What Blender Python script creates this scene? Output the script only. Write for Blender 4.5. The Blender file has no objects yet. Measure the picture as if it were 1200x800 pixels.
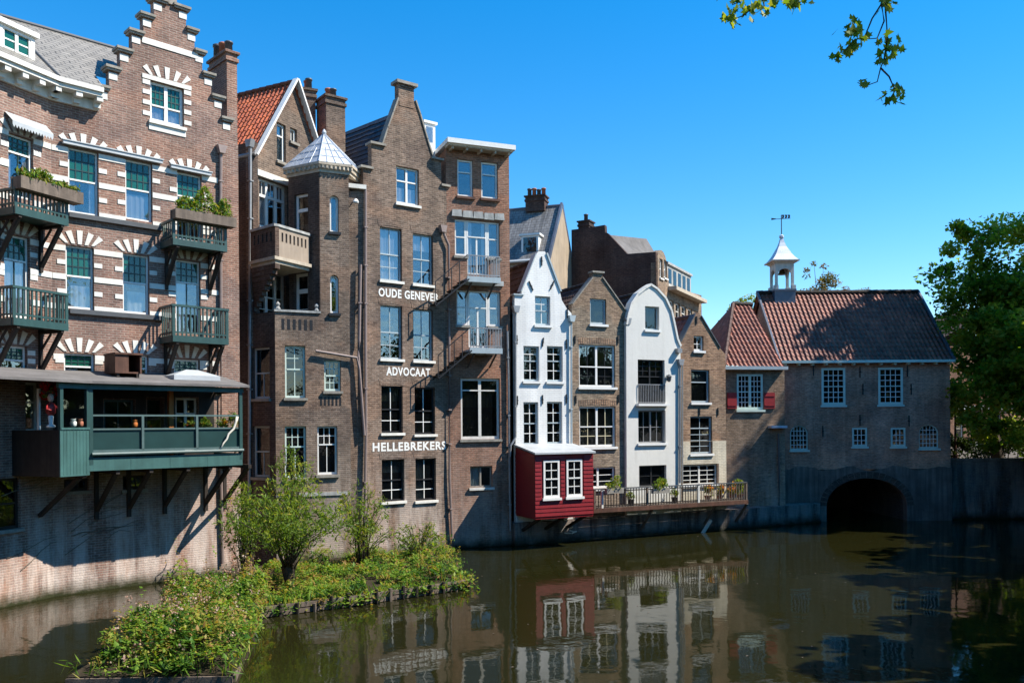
import bpy, bmesh, math, random
import numpy as np
from mathutils import Matrix, Vector
from mathutils.geometry import delaunay_2d_cdt
random.seed(7); RNG = np.random.default_rng(7)
R = math.radians
sc = bpy.context.scene
COL = sc.collection
# ------------------------------------------------------------------ camera model (image 1200x800)
FPX, PX0, PY0, CAMZ, TH = 1000.0, 600.0, 497.0, 5.0, R(0.43)
CT, ST = math.cos(TH), math.sin(TH)
def ray(px, py):
    xc, yc = (px-PX0)/FPX, (PY0-py)/FPX
    return xc*CT+yc*ST, -xc*ST+yc*CT
def at(px, py, Y):
    rx, rz = ray(px, py)
    return Vector((rx*Y, Y, CAMZ+rz*Y))
class Fr:
    """a vertical facade plane: origin, direction along the wall; local y runs into the building"""
    def __init__(s, ox, oy, dx, dy):
        l = math.hypot(dx, dy); s.o = (ox, oy); s.d = (dx/l, dy/l); s.n = (-dy/l, dx/l)
        s.W = Matrix.Translation((ox, oy, 0)) @ Matrix.Rotation(math.atan2(dy, dx), 4, 'Z')
    def uz(s, px, py, off=0.0):
        rx, rz = ray(px, py)
        ox, oy = s.o[0]-off*s.n[0], s.o[1]-off*s.n[1]
        # (ox+u dx)=rx*(oy+u dy)
        u = (rx*oy-ox)/(s.d[0]-rx*s.d[1])
        Y = oy+u*s.d[1]
        return u, CAMZ+rz*Y
    def u(s, px, off=0.0, py=400): return s.uz(px, py, off)[0]
    def z(s, px, py, off=0.0): return s.uz(px, py, off)[1]
    def rect(s, pl, pr, pt, pb, off=0.0):
        m = (pl+pr)/2
        return (s.u(pl, off, (pt+pb)/2), s.u(pr, off, (pt+pb)/2), s.z(m, pb, off), s.z(m, pt, off))
    def world(s, u, y, z): return s.W @ Vector((u, y, z))
WORLD = {}
# ------------------------------------------------------------------ object helpers
def tag(o, label=None, cat=None, group=None, kind=None):
    if label: o['label'] = label
    if cat: o['category'] = cat
    if group: o['group'] = group
    if kind: o['kind'] = kind
    return o
def thing(name, W, label, cat, group=None):
    o = bpy.data.objects.new(name, None); COL.objects.link(o); o.empty_display_size = .3
    o.matrix_world = W; WORLD[o.name] = W.copy()
    return tag(o, label, cat, group)
def link(o, parent, W):
    COL.objects.link(o)
    if parent is not None:
        o.parent = parent; o.matrix_local = WORLD[parent.name].inverted() @ W
    else: o.matrix_world = W
    WORLD[o.name] = W.copy()
    return o
class MB:
    def __init__(s): s.v = []; s.f = []; s.uv = {}
    def add(s, vs, fs, uvs=None):
        b = len(s.v); s.v += [tuple(v) for v in vs]
        for i, f in enumerate(fs):
            if uvs: s.uv[len(s.f)] = [uvs[k] for k in f]
            s.f.append([b+k for k in f])
    def box(s, x0, x1, y0, y1, z0, z1):
        s.add([(x0,y0,z0),(x1,y0,z0),(x1,y1,z0),(x0,y1,z0),(x0,y0,z1),(x1,y0,z1),(x1,y1,z1),(x0,y1,z1)],
              [(0,3,2,1),(4,5,6,7),(0,1,5,4),(1,2,6,5),(2,3,7,6),(3,0,4,7)])
    def prism(s, poly, y0, y1):           # polygon in (x,z), extruded along y
        n = len(poly)
        s.add([(x,y0,z) for x,z in poly]+[(x,y1,z) for x,z in poly],
              [list(range(n)), list(range(2*n-1,n-1,-1))]+[(i,i+n,(i+1)%n+n,(i+1)%n) for i in range(n)])
    def slab(s, poly, z0, z1):            # polygon in (x,y), extruded along z
        n = len(poly)
        s.add([(x,y,z0) for x,y in poly]+[(x,y,z1) for x,y in poly],
              [list(range(n-1,-1,-1)), list(range(n,2*n))]+[(i,(i+1)%n,(i+1)%n+n,i+n) for i in range(n)])
    def quad(s, *p, uv=None): s.add(p, [tuple(range(len(p)))], uv)
    def bar(s, a, b, w, h=None, up=(0,0,1)):   # rectangular beam from a to b
        a, b = Vector(a), Vector(b); h = h or w; d = (b-a).normalized()
        x = d.cross(Vector(up))
        if x.length < 1e-4: x = d.cross(Vector((1,0,0)))
        x.normalize(); y = x.cross(d)
        vs = []
        for p in (a, b):
            for sx, sy in ((-1,-1),(1,-1),(1,1),(-1,1)): vs.append(p+x*sx*w/2+y*sy*h/2)
        s.add(vs, [(0,3,2,1),(4,5,6,7),(0,1,5,4),(1,2,6,5),(2,3,7,6),(3,0,4,7)])
    def tube(s, pts, r, n=8, r1=None):
        pts = [Vector(p) for p in pts]; m = len(pts); vs = []; fs = []
        for i, p in enumerate(pts):
            d = (pts[min(i+1,m-1)]-pts[max(i-1,0)]).normalized()
            x = d.cross(Vector((0,0,1)))
            if x.length < 1e-3: x = d.cross(Vector((1,0,0)))
            x.normalize(); y = x.cross(d)
            rr = r if r1 is None else r+(r1-r)*i/(m-1)
            for k in range(n):
                a = 2*math.pi*k/n; vs.append(p+x*math.cos(a)*rr+y*math.sin(a)*rr)
        for i in range(m-1):
            for k in range(n): fs.append((i*n+k, i*n+(k+1)%n, (i+1)*n+(k+1)%n, (i+1)*n+k))
        fs += [list(range(n-1,-1,-1)), list(range((m-1)*n, m*n))]
        s.add(vs, fs)
    def lathe(s, prof, c=(0,0,0), n=16):
        vs = []; fs = []; m = len(prof)
        for r, z in prof:
            for k in range(n):
                a = 2*math.pi*k/n; vs.append((c[0]+r*math.cos(a), c[1]+r*math.sin(a), c[2]+z))
        for i in range(m-1):
            for k in range(n): fs.append((i*n+k, i*n+(k+1)%n, (i+1)*n+(k+1)%n, (i+1)*n+k))
        fs += [list(range(n-1,-1,-1)), list(range((m-1)*n, m*n))]
        s.add(vs, fs)
    def sheet(s, P, e, up, L, S, cw=.2, rh=.32, amp=.035, samp=6, normal=None):
        """ribbed pantile sheet: starts at P, runs L along e and S up the slope"""
        P, e, up = Vector(P), Vector(e).normalized(), Vector(up).normalized()
        n = normal or e.cross(up).normalized()
        nc = max(2, int(round(L/cw))); nr = max(1, int(round(S/rh)))
        cols = nc*samp+1; b = len(s.v)
        jit = [random.uniform(-.024,.024) for _ in range(nc+1)]
        rows = []
        for r in range(nr):
            rows.append((S*r/nr, .028)); rows.append((S*(r+1)/nr-.004, .0))
        for (t, h) in rows:
            for c in range(cols):
                ph = (c % samp)/samp
                hh = amp*(math.sin(2*math.pi*ph)*.75+.25*math.sin(4*math.pi*ph))
                q = P+e*(L*c/(cols-1))+up*(t+jit[min(c//samp,nc)]*(1 if 0<t<S-.01 else 0))+n*(hh+h)
                s.v.append(tuple(q))
        for r in range(len(rows)-1):
            for c in range(cols-1):
                k = len(s.f)
                s.f.append([b+r*cols+c, b+r*cols+c+1, b+(r+1)*cols+c+1, b+(r+1)*cols+c])
                a0, a1, t0, t1 = L*c/(cols-1), L*(c+1)/(cols-1), rows[r][0], rows[r+1][0]
                s.uv[k] = [(a0,t0),(a1,t0),(a1,t1),(a0,t1)]
    def build(s, name, mat, parent=None, W=None, smooth=False, label=None, recalc=True):
        me = bpy.data.meshes.new(name); me.from_pydata(s.v, [], s.f); me.update()
        if s.uv:
            ul = me.uv_layers.new(name='UVMap'); d = ul.data
            for i, p in enumerate(me.polygons):
                u = s.uv.get(i)
                if u:
                    for k, li in enumerate(p.loop_indices): d[li].uv = u[k]
        if recalc:
            bm = bmesh.new(); bm.from_mesh(me); bmesh.ops.recalc_face_normals(bm, faces=bm.faces); bm.to_mesh(me); bm.free()
        if smooth:
            for p in me.polygons: p.use_smooth = True
        me.materials.append(mat)
        o = bpy.data.objects.new(name, me)
        if W is None: W = WORLD[parent.name] if parent is not None else Matrix.Identity(4)
        link(o, parent, W)
        if label: o['label'] = label
        return o
def split_loose(o, name=None):
    """gives every loose piece of a part its own object"""
    me = o.data; n = len(me.vertices); par = list(range(n))
    def find(a):
        while par[a] != a: par[a] = par[par[a]]; a = par[a]
        return a
    for e in me.edges:
        a, b = find(e.vertices[0]), find(e.vertices[1])
        if a != b: par[a] = b
    isl_ = {}
    for p in me.polygons: isl_.setdefault(find(p.vertices[0]), []).append(tuple(p.vertices))
    nm = name or o.name.split('.')[0]; P, W, mt = o.parent, WORLD[o.name], me.materials[0]
    for fs in isl_.values():
        ids = sorted({i for f in fs for i in f}); mp = {i: k for k, i in enumerate(ids)}
        m2 = bpy.data.meshes.new(nm); m2.from_pydata([me.vertices[i].co[:] for i in ids], [], [[mp[i] for i in f] for f in fs]); m2.materials.append(mt)
        link(bpy.data.objects.new(nm, m2), P, W)
    bpy.data.objects.remove(o)
def inside(p, poly):
    x, y = p; c = False; n = len(poly)
    for i in range(n):
        x0, y0 = poly[i]; x1, y1 = poly[(i+1)%n]
        if (y0 > y) != (y1 > y) and x < (x1-x0)*(y-y0)/(y1-y0)+x0: c = not c
    return c
def front(m, outline, holes, y0=0.0, th=.3):
    """a wall of thickness th with openings"""
    loops = [outline]+holes
    pts = []; edges = []
    for lp in loops:
        b = len(pts); n = len(lp); pts += [Vector(p) for p in lp]
        edges += [(b+i, b+(i+1)%n) for i in range(n)]
    vs, es, fs, *_ = delaunay_2d_cdt(pts, edges, [], 0, 1e-5)
    keep = []
    for f in fs:
        cx = sum(vs[i][0] for i in f)/len(f); cz = sum(vs[i][1] for i in f)/len(f)
        if inside((cx,cz), outline) and not any(inside((cx,cz), h) for h in holes): keep.append(f)
    m.add([(v[0],y0,v[1]) for v in vs], keep)
    m.add([(v[0],y0+th,v[1]) for v in vs], [tuple(reversed(f)) for f in keep])
    for lp in loops:
        n = len(lp)
        m.add([(x,y0,z) for x,z in lp]+[(x,y0+th,z) for x,z in lp], [(i,(i+1)%n,(i+1)%n+n,i+n) for i in range(n)])
def rpoly(r, arch=0.0, n=8):
    u0,u1,z0,z1 = r
    if not arch: return [(u0,z0),(u1,z0),(u1,z1),(u0,z1)]
    p = [(u0,z0),(u1,z0)]
    for i in range(n+1):
        a = math.pi*i/n; p.append(((u0+u1)/2+(u1-u0)/2*math.cos(a), z1-arch+arch*math.sin(a)))
    return p
def shell(m, u0, u1, z0, z1, y0, y1):
    """side walls, back wall and ceiling of a house behind its facade"""
    i = .02
    m.quad((u0+i,y0,z0),(u0+i,y1,z0),(u0+i,y1,z1),(u0+i,y0,z1))
    m.quad((u1-i,y0,z0),(u1-i,y1,z0),(u1-i,y1,z1),(u1-i,y0,z1))
    m.quad((u0+i,y1,z0),(u1-i,y1,z0),(u1-i,y1,z1),(u0+i,y1,z1))
    m.quad((u0+i,y0,z1-.05),(u1-i,y0,z1-.05),(u1-i,y1,z1-.05),(u0+i,y1,z1-.05))
# ------------------------------------------------------------------ materials
class NT:
    def __init__(s, name):
        s.m = bpy.data.materials.new(name); s.m.use_nodes = True; s.t = s.m.node_tree; s.t.nodes.clear()
        s.out = s.n('ShaderNodeOutputMaterial')
    def n(s, typ, **kw):
        nd = s.t.nodes.new(typ)
        for k, v in kw.items(): setattr(nd, k, v)
        return nd
    def l(s, a, b): s.t.links.new(a, b)
    def set(s, nd, **kw):
        for k, v in kw.items(): nd.inputs[k.replace('_',' ')].default_value = v
        return nd
    def math(s, op, a, b=None):
        nd = s.n('ShaderNodeMath', operation=op)
        for i, x in enumerate((a, b)):
            if x is None: continue
            if isinstance(x, (int, float)): nd.inputs[i].default_value = x
            else: s.l(x, nd.inputs[i])
        return nd.outputs[0]
    def mix(s, fac, a, b, blend='MIX'):
        nd = s.n('ShaderNodeMix', data_type='RGBA', blend_type=blend)
        for sock, x in ((nd.inputs[0], fac), (nd.inputs[6], a), (nd.inputs[7], b)):
            if isinstance(x, (int, float)): sock.default_value = x
            elif isinstance(x, tuple): sock.default_value = (*x[:3], 1)
            else: s.l(x, sock)
        return nd.outputs[2]
    def ramp(s, x, pts):
        nd = s.n('ShaderNodeValToRGB'); e = nd.color_ramp.elements
        for i, (p, c) in enumerate(pts):
            if i > 1: e.new(p)
            e[i].position = p; e[i].color = (c,c,c,1) if isinstance(c,(int,float)) else (*c,1)
        s.l(x, nd.inputs[0]); return nd.outputs[0]
    def noise(s, vec, scale, detail=4, rough=.55):
        nd = s.n('ShaderNodeTexNoise'); s.set(nd, Scale=scale, Detail=detail, Roughness=rough)
        if vec is not None: s.l(vec, nd.inputs['Vector'])
        return nd.outputs[0]
    def mapv(s, vec, scale, loc=(0,0,0)):
        nd = s.n('ShaderNodeMapping'); nd.inputs['Scale'].default_value = scale; nd.inputs['Location'].default_value = loc
        s.l(vec, nd.inputs[0]); return nd.outputs[0]
    def bump(s, h, dist, strength=1.0):
        nd = s.n('ShaderNodeBump'); s.set(nd, Distance=dist, Strength=strength); s.l(h, nd.inputs['Height']); return nd.outputs[0]
    def bsdf(s, col, rough=.8, bump=None, spec=.3, metal=0.0, **kw):
        b = s.n('ShaderNodeBsdfPrincipled')
        if isinstance(col, tuple): b.inputs['Base Color'].default_value = (*col[:3],1)
        else: s.l(col, b.inputs['Base Color'])
        if isinstance(rough, (int,float)): b.inputs['Roughness'].default_value = rough
        else: s.l(rough, b.inputs['Roughness'])
        b.inputs['Specular IOR Level'].default_value = spec; b.inputs['Metallic'].default_value = metal
        for k, v in kw.items(): b.inputs[k.replace('_',' ')].default_value = v
        if bump is not None: s.l(bump, b.inputs['Normal'])
        s.l(b.outputs[0], s.out.inputs[0]); return b
def objvec(t):
    """object coordinates laid out for walls: (x+y, z)"""
    tc = t.n('ShaderNodeTexCoord'); sp = t.n('ShaderNodeSeparateXYZ'); t.l(tc.outputs['Object'], sp.inputs[0])
    cb = t.n('ShaderNodeCombineXYZ'); t.l(t.math('ADD', sp.outputs[0], sp.outputs[1]), cb.inputs[0]); t.l(sp.outputs[2], cb.inputs[1])
    return tc.outputs['Object'], cb.outputs[0], sp.outputs[2]
def brick(name, c1, c2, mortar, dirt=.5, white=0.0, streak=.35, row=.075, bw=.23, base=None, seed=0.0, contrast=1.0, msize=.012, bmp=.8):
    if contrast == 1.0 and 'mauve' not in name: c1, c2, mortar = [tuple(x*.82 for x in c) for c in (c1, c2, mortar)]
    t = NT(name); ob, v, z = objvec(t)
    b = t.n('ShaderNodeTexBrick'); t.l(v, b.inputs['Vector'])
    t.set(b, Color1=(*c1,1), Color2=(*c2,1), Mortar=(*mortar,1), Scale=1.0, Mortar_Size=msize, Mortar_Smooth=.3, Bias=-.1, Brick_Width=bw, Row_Height=row)
    col = b.outputs[0]
    ob2 = t.mapv(ob, (1,1,1), (seed, seed*1.7, seed*.3))
    pat = t.noise(t.mapv(ob2, (1,1,2.6)), 6.5, 3, .7)           # brick to brick variation in clusters
    col = t.mix(contrast, col, t.ramp(pat, [(.3,.62),(.7,1.32)]), 'MULTIPLY')
    big = t.noise(ob2, .55, 6, .65)
    col = t.mix(dirt, col, t.ramp(big, [(.36,.55),(.62,1.2)]), 'MULTIPLY')
    st = t.noise(t.mapv(ob2, (2.2,2.2,.16)), 1.0, 5, .6)
    col = t.mix(streak, col, t.ramp(st, [(.4,.5),(.6,1.15)]), 'MULTIPLY')
    ptc = t.noise(t.mapv(ob2, (.42,.42,.7), (9,2,5)), 1.0, 3, .45)      # patches of older and newer brickwork
    col = t.mix(t.math('MULTIPLY', t.ramp(ptc, [(.50,0.0),(.56,1.0)]), min(1.0, contrast*.75)), col, t.mix(1.0, col, (1.14,1.0,.91), 'MULTIPLY'))
    ptd = t.noise(t.mapv(ob2, (.5,.5,.8), (1,8,3)), 1.0, 3, .45)
    col = t.mix(t.math('MULTIPLY', t.ramp(ptd, [(.54,0.0),(.60,1.0)]), min(1.0, contrast*.7)), col, t.mix(1.0, col, (.72,.72,.76), 'MULTIPLY'))
    if white:
        w = t.math('MULTIPLY', t.ramp(t.noise(t.mapv(ob2, (1.7,1.7,.22), (3,1,2)), 1.0, 6, .7), [(.40,0.0),(.58,1.0)]), t.ramp(t.math('MULTIPLY', z, .1), [(0.0,1.0),(.46,0.0)]))
        col = t.mix(t.math('MULTIPLY', w, white), col, (.68,.59,.52))
        w2 = t.math('MULTIPLY', t.ramp(t.noise(t.mapv(ob2, (1.2,1.2,.3), (7,4,2)), 1.3, 5, .7), [(.5,0.0),(.68,1.0)]), t.ramp(t.math('MULTIPLY', z, .1), [(0.0,1.0),(.35,0.0)]))
        col = t.mix(t.math('MULTIPLY', w2, white*.7), col, (.30,.13,.06))
    if base:                                             # weed and slime line just over the water
        zz = t.math('ADD', z, t.math('MULTIPLY', t.noise(ob2, 3.0, 4), .35))
        col = t.mix(t.ramp(zz, [(.22,1.0),(.62,0.0)]), col, base)
    h = t.math('ADD', t.math('MULTIPLY', b.outputs[1], -1.0), t.math('MULTIPLY', t.noise(ob, 22, 3), .8))
    t.bsdf(col, .88, t.bump(h, .012, bmp), .2)
    return t.m
def plain(name, c, rough=.6, var=.25, scale=3.0, bump=0.0, spec=.4, metal=0.0, streak=0.0):
    t = NT(name); tc = t.n('ShaderNodeTexCoord'); ob = tc.outputs['Object']
    n = t.noise(ob, scale, 6, .65)
    col = t.mix(var, c, t.ramp(n, [(.3,(c[0]*.35,c[1]*.35,c[2]*.33)),(.7,tuple(min(1,x*1.25) for x in c))]))
    if streak:
        s2 = t.noise(t.mapv(ob, (6,6,.4)), 1.0, 5); col = t.mix(streak, col, t.ramp(s2, [(.42,.35),(.6,1.0)]), 'MULTIPLY')
    bp = t.bump(t.noise(ob, scale*8, 3), bump) if bump else None
    t.bsdf(col, rough, bp, spec, metal); return t.m
def glassmat(name, refl=.2, tint=(.8,.85,.85), wave=.6, fill=0.0, fillc=(.02,.03,.04)):
    t = NT(name); tc = t.n('ShaderNodeTexCoord'); ob = tc.outputs['Object']
    bp = t.bump(t.noise(ob, 2.2, 2), .02*wave, .5)
    tr = t.n('ShaderNodeBsdfTransparent'); tr.inputs[0].default_value = (*tint,1)
    body = tr.outputs[0]
    if fill:
        df = t.n('ShaderNodeBsdfDiffuse'); df.inputs[0].default_value = (*fillc,1)
        mx0 = t.n('ShaderNodeMixShader'); mx0.inputs[0].default_value = fill; t.l(body, mx0.inputs[1]); t.l(df.outputs[0], mx0.inputs[2]); body = mx0.outputs[0]
    gl = t.n('ShaderNodeBsdfGlossy'); gl.inputs['Roughness'].default_value = .02; t.l(bp, gl.inputs['Normal'])
    lw = t.n('ShaderNodeLayerWeight'); lw.inputs[0].default_value = .25
    mx = t.n('ShaderNodeMixShader'); t.l(t.math('ADD', t.math('MULTIPLY', lw.outputs[0], .6), refl), mx.inputs[0])
    t.l(body, mx.inputs[1]); t.l(gl.outputs[0], mx.inputs[2]); t.l(mx.outputs[0], t.out.inputs[0]); return t.m
def tiles(name, c1, c2, dirt=.5, moss=0.0, rough=.65, row=.32, bw=.2, lichen=0.0):
    t = NT(name); tc = t.n('ShaderNodeTexCoord'); uv = tc.outputs['UV']; ob = tc.outputs['Object']
    b = t.n('ShaderNodeTexBrick'); t.l(uv, b.inputs['Vector']); b.offset = 0.0
    t.set(b, Color1=(*c1,1), Color2=(*c2,1), Mortar=(c1[0]*.25,c1[1]*.25,c1[2]*.25,1), Scale=1.0, Mortar_Size=.006, Mortar_Smooth=.2, Bias=0.0, Brick_Width=bw, Row_Height=row)
    col = t.mix(1.0, b.outputs[0], t.ramp(t.noise(ob, 5.0, 4, .7), [(.3,.6),(.7,1.3)]), 'MULTIPLY')
    col = t.mix(dirt, col, t.ramp(t.noise(ob, .9, 6, .7), [(.35,.4),(.65,1.15)]), 'MULTIPLY')
    if lichen: col = t.mix(t.math('MULTIPLY', t.ramp(t.noise(ob, 3.2, 6, .75), [(.58,0.0),(.72,1.0)]), lichen), col, (.45,.42,.35))
    if moss: col = t.mix(t.math('MULTIPLY', t.ramp(t.noise(ob, 1.8, 6, .75), [(.5,0.0),(.7,1.0)]), moss), col, (.05,.06,.02))
    t.bsdf(col, rough, t.bump(t.noise(ob, 30, 3), .006), .35); return t.m
def slate(name, c1, c2, row=.22, bw=.32, dirt=.4, streak=0.0):
    t = NT(name); tc = t.n('ShaderNodeTexCoord'); uv = tc.outputs['UV']; ob = tc.outputs['Object']
    b = t.n('ShaderNodeTexBrick'); t.l(uv, b.inputs['Vector'])
    t.set(b, Color1=(*c1,1), Color2=(*c2,1), Mortar=(c1[0]*.2,c1[1]*.2,c1[2]*.2,1), Scale=1.0, Mortar_Size=.014, Mortar_Smooth=.4, Bias=0.0, Brick_Width=bw, Row_Height=row)
    col = t.mix(dirt, b.outputs[0], t.ramp(t.noise(ob, 1.3, 6, .7), [(.35,.5),(.65,1.2)]), 'MULTIPLY')
    if streak: col = t.mix(streak, col, t.ramp(t.noise(t.mapv(uv, (5,.35,1)), 1.0, 5, .65), [(.4,.45),(.62,1.25)]), 'MULTIPLY')
    t.bsdf(col, .55, t.bump(t.math('MULTIPLY', b.outputs[1], -1.0), .015), .5); return t.m
def leafmat(name, cols, trans=.35, rough=.5):
    t = NT(name); a = t.n('ShaderNodeAttribute', attribute_name='rnd')
    nd = t.n('ShaderNodeValToRGB'); e = nd.color_ramp.elements
    e[0].position = 0; e[1].position = 1; e[0].color = (*cols[0],1); e[1].color = (*cols[-1],1)
    for i, c in enumerate(cols[1:-1]): x = e.new((i+1)/(len(cols)-1)); x.color = (*c,1)
    t.l(a.outputs['Fac'], nd.inputs[0])
    p = t.n('ShaderNodeBsdfPrincipled'); t.l(nd.outputs[0], p.inputs['Base Color']); p.inputs['Roughness'].default_value = rough; p.inputs['Specular IOR Level'].default_value = .2
    tl = t.n('ShaderNodeBsdfTranslucent'); t.l(t.mix(1.0, nd.outputs[0], (1.5,1.45,.5), 'MULTIPLY'), tl.inputs[0])
    mx = t.n('ShaderNodeMixShader'); mx.inputs[0].default_value = trans
    t.l(p.outputs[0], mx.inputs[1]); t.l(tl.outputs[0], mx.inputs[2]); t.l(mx.outputs[0], t.out.inputs[0]); return t.m
def wood(name, c, rough=.7, var=.5, streak=.5):
    return plain(name, c, rough, var, 4.0, .004, .3, 0, streak)

M = {}
M['brickA'] = brick('purple_red_brick', (.335,.196,.152), (.215,.125,.10), (.40,.325,.27), .45, .75, .25, base=(.03,.032,.012))
M['brickB'] = brick('brown_grey_brick', (.26,.185,.138), (.132,.094,.072), (.29,.232,.18), .5, .5, .3, base=(.03,.03,.012), seed=5)
M['brickC'] = brick('umber_brick', (.265,.182,.136), (.135,.092,.071), (.31,.25,.195), .5, .55, .35, base=(.03,.03,.012), seed=11)
M['brickD'] = brick('red_brown_brick', (.38,.195,.13), (.23,.115,.08), (.35,.25,.18), .5, .35, .35, base=(.02,.02,.01), seed=17)
M['brickF'] = brick('tan_brown_brick', (.39,.295,.205), (.19,.14,.10), (.36,.29,.22), .45, .2, .3, seed=23)
M['brickH'] = brick('ochre_brick', (.38,.25,.16), (.19,.115,.078), (.34,.27,.2), .45, .2, .3, seed=29)
M['brickI'] = brick('weathered_tan_brick', (.38,.26,.175), (.22,.15,.10), (.33,.27,.2), .5, .3, .4, seed=31, base=(.03,.03,.015))
M['brickJ'] = brick('mauve_grey_brick', (.54,.28,.19), (.37,.20,.14), (.42,.29,.22), .6, .2, .45, seed=37, base=(.02,.02,.012))
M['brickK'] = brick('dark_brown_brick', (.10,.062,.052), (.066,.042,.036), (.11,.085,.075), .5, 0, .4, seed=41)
M['brickDark'] = brick('dark_shade_brick', (.14,.095,.075), (.09,.062,.05), (.16,.13,.11), .5, 0, .4, seed=43)  # darker brick whose colour holds the shade of unlit faces
M['brickFar'] = brick('orange_brick', (.36,.17,.09), (.28,.12,.065), (.3,.22,.16), .3, 0, .2, seed=47)
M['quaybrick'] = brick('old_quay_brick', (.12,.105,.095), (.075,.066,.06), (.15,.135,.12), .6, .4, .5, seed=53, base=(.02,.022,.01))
M['whitebrick'] = brick('white_painted_brick', (.76,.745,.70), (.72,.71,.67), (.66,.66,.65), .2, 0, .22, seed=3, contrast=.10, bmp=.3)
def paintedwall(name, c, grime=.5):
    t = NT(name); ob, v, z = objvec(t)
    col = t.mix(.5, c, t.ramp(t.noise(ob, .7, 6, .65), [(.3,tuple(x*.82 for x in c)),(.7,c)]))
    st = t.noise(t.mapv(ob, (3.2,3.2,.22)), 1.0, 6, .65); st2 = t.noise(t.mapv(ob, (1,1,.5), (4,4,4)), .8, 4, .6)
    col = t.mix(t.math('MULTIPLY', t.math('MULTIPLY', t.ramp(st, [(.50,0.0),(.72,1.0)]), t.ramp(st2, [(.45,0.0),(.65,1.0)])), grime), col, (.33,.31,.26))
    lowg = t.math('MULTIPLY', t.ramp(t.math('MULTIPLY', z, .1), [(.12,1.0),(.34,0.0)]), t.ramp(t.noise(ob, 2.2, 6, .7), [(.42,0.0),(.66,1.0)]))
    col = t.mix(t.math('MULTIPLY', lowg, .5), col, (.30,.29,.22))
    t.bsdf(col, .85, t.bump(t.noise(ob, 9, 5, .6), .006), .2); return t.m
M['cream'] = brick('cream_painted_brick', (.60,.54,.42), (.54,.48,.36), (.45,.40,.31), .3, 0, .3, seed=8, contrast=.3, bmp=.4)
M['render'] = paintedwall('white_render', (.66,.64,.585))
M['beige'] = plain('beige_render', (.36,.285,.205), .9, .3, 1.0, .003, .2, 0, .25)
M['greyrender'] = plain('grey_blue_plinth_render', (.22,.17,.145), .85, .75, .8, .02, .25, 0, .5)
M['white'] = plain('white_paint', (.72,.71,.67), .45, .12, 5.0, 0, .4)
M['stone'] = plain('white_painted_stone', (.68,.66,.60), .7, .2, 4.0, .003, .3, 0, .15)
M['greystone'] = plain('grey_stone', (.30,.275,.235), .85, .4, 5.0, .006, .2, 0, .3)
M['concrete'] = plain('weathered_concrete', (.42,.42,.40), .85, .5, 3.0, .005, .2, 0, .4)
M['palegreen'] = plain('pale_green_paint', (.55,.66,.58), .5, .15, 4.0)
M['bluegrey'] = plain('blue_grey_paint', (.36,.42,.44), .5, .2, 4.0)
M['teal'] = plain('dark_teal_paint', (.026,.068,.062), .42, .35, 2.0, .002, .45, 0, .2)
M['tealdk'] = plain('deep_teal_paint', (.012,.040,.037), .4, .35, 2.0, 0, .45)
M['greydark'] = plain('dark_grey_paint', (.07,.075,.08), .5, .3, 4.0)
M['black'] = plain('black_iron', (.012,.012,.013), .5, .3, 8.0)
M['darkwood'] = wood('tarred_wood', (.035,.026,.02))
M['oldwood'] = wood('weathered_wood', (.17,.13,.10))
M['brownwood'] = wood('red_brown_wood', (.12,.055,.035))
M['orange'] = wood('orange_painted_post', (.55,.16,.03))
M['red'] = plain('dark_red_boards', (.21,.013,.017), .4, .22, 3.0, .002, .4, 0, .12)
M['redshut'] = plain('oxblood_shutter_paint', (.28,.02,.022), .5, .2, 3.0)
M['lead'] = plain('lead_sheet', (.50,.54,.60), .5, .35, 2.0, .004, .5, .2)
M['turretpaint'] = plain('greyed_cream_paint', (.56,.53,.46), .6, .25, 4.0, 0, .3, 0, .2)
M['buff'] = plain('buff_stone', (.47,.40,.31), .8, .3, 4.0, .004, .25, 0, .25)
M['stucco'] = plain('brown_stucco', (.33,.265,.205), .9, .25, 2.0, .004, .2, 0, .2)
M['leaddark'] = plain('dark_lead', (.10,.115,.15), .45, .4, 2.0, .004, .5, .2)
M['zinc'] = plain('zinc_pipe', (.30,.30,.30), .45, .4, 6.0, 0, .5, .4)
M['pipe'] = plain('brown_downpipe', (.23,.17,.15), .5, .3, 6.0, 0, .5)
M['felt'] = plain('roofing_felt', (.15,.14,.135), .9, .5, 1.5, .01, .2, 0, .0)
M['bayroof'] = plain('pale_zinc_roof', (.42,.44,.45), .5, .3, 1.5, .003, .4, .1)
M['pantile'] = tiles('red_pantile', (.33,.115,.072), (.19,.068,.048), .6, .15, .6, lichen=.45)
M['pantileB'] = tiles('orange_pantile', (.50,.125,.045), (.36,.08,.035), .35, 0, .6)
M['pantiledk'] = tiles('brown_pantile', (.10,.055,.04), (.06,.036,.03), .6, .4, .75, lichen=.25)
M['slateA'] = slate('grey_brown_slate', (.25,.23,.20), (.20,.185,.16), .2, .34)
M['slatedk'] = slate('black_slate', (.035,.035,.045), (.025,.025,.032), .2, .3)
M['slatelt'] = slate('streaky_grey_slate', (.22,.21,.20), (.17,.165,.16), .22, .3, .5, .7)
M['glass'] = glassmat('old_window_glass', .16)
M['glassblue'] = glassmat('sky_reflecting_glass', .15, (.88,.9,.92))
M['glassdk'] = glassmat('dark_window_glass', .08, (.55,.6,.6), .6, .25, (.01,.012,.014))
M['glassteal'] = glassmat('green_leaded_glass', .06, (.10,.40,.30), .8, .6, (.02,.15,.10))
M['railteal'] = plain('dull_grey_green_paint', (.075,.12,.115), .5, .3, 4.0)
M['tealskirt'] = plain('weathered_teal_boards', (.046,.118,.108), .5, .4, 1.5, .002, .4, 0, .3)
M['clear'] = glassmat('clear_screen_glass', .05, (.88,.93,.92), .3)
M['curtain'] = plain('white_curtain', (.78,.78,.76), .9, .1, 3)
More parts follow.
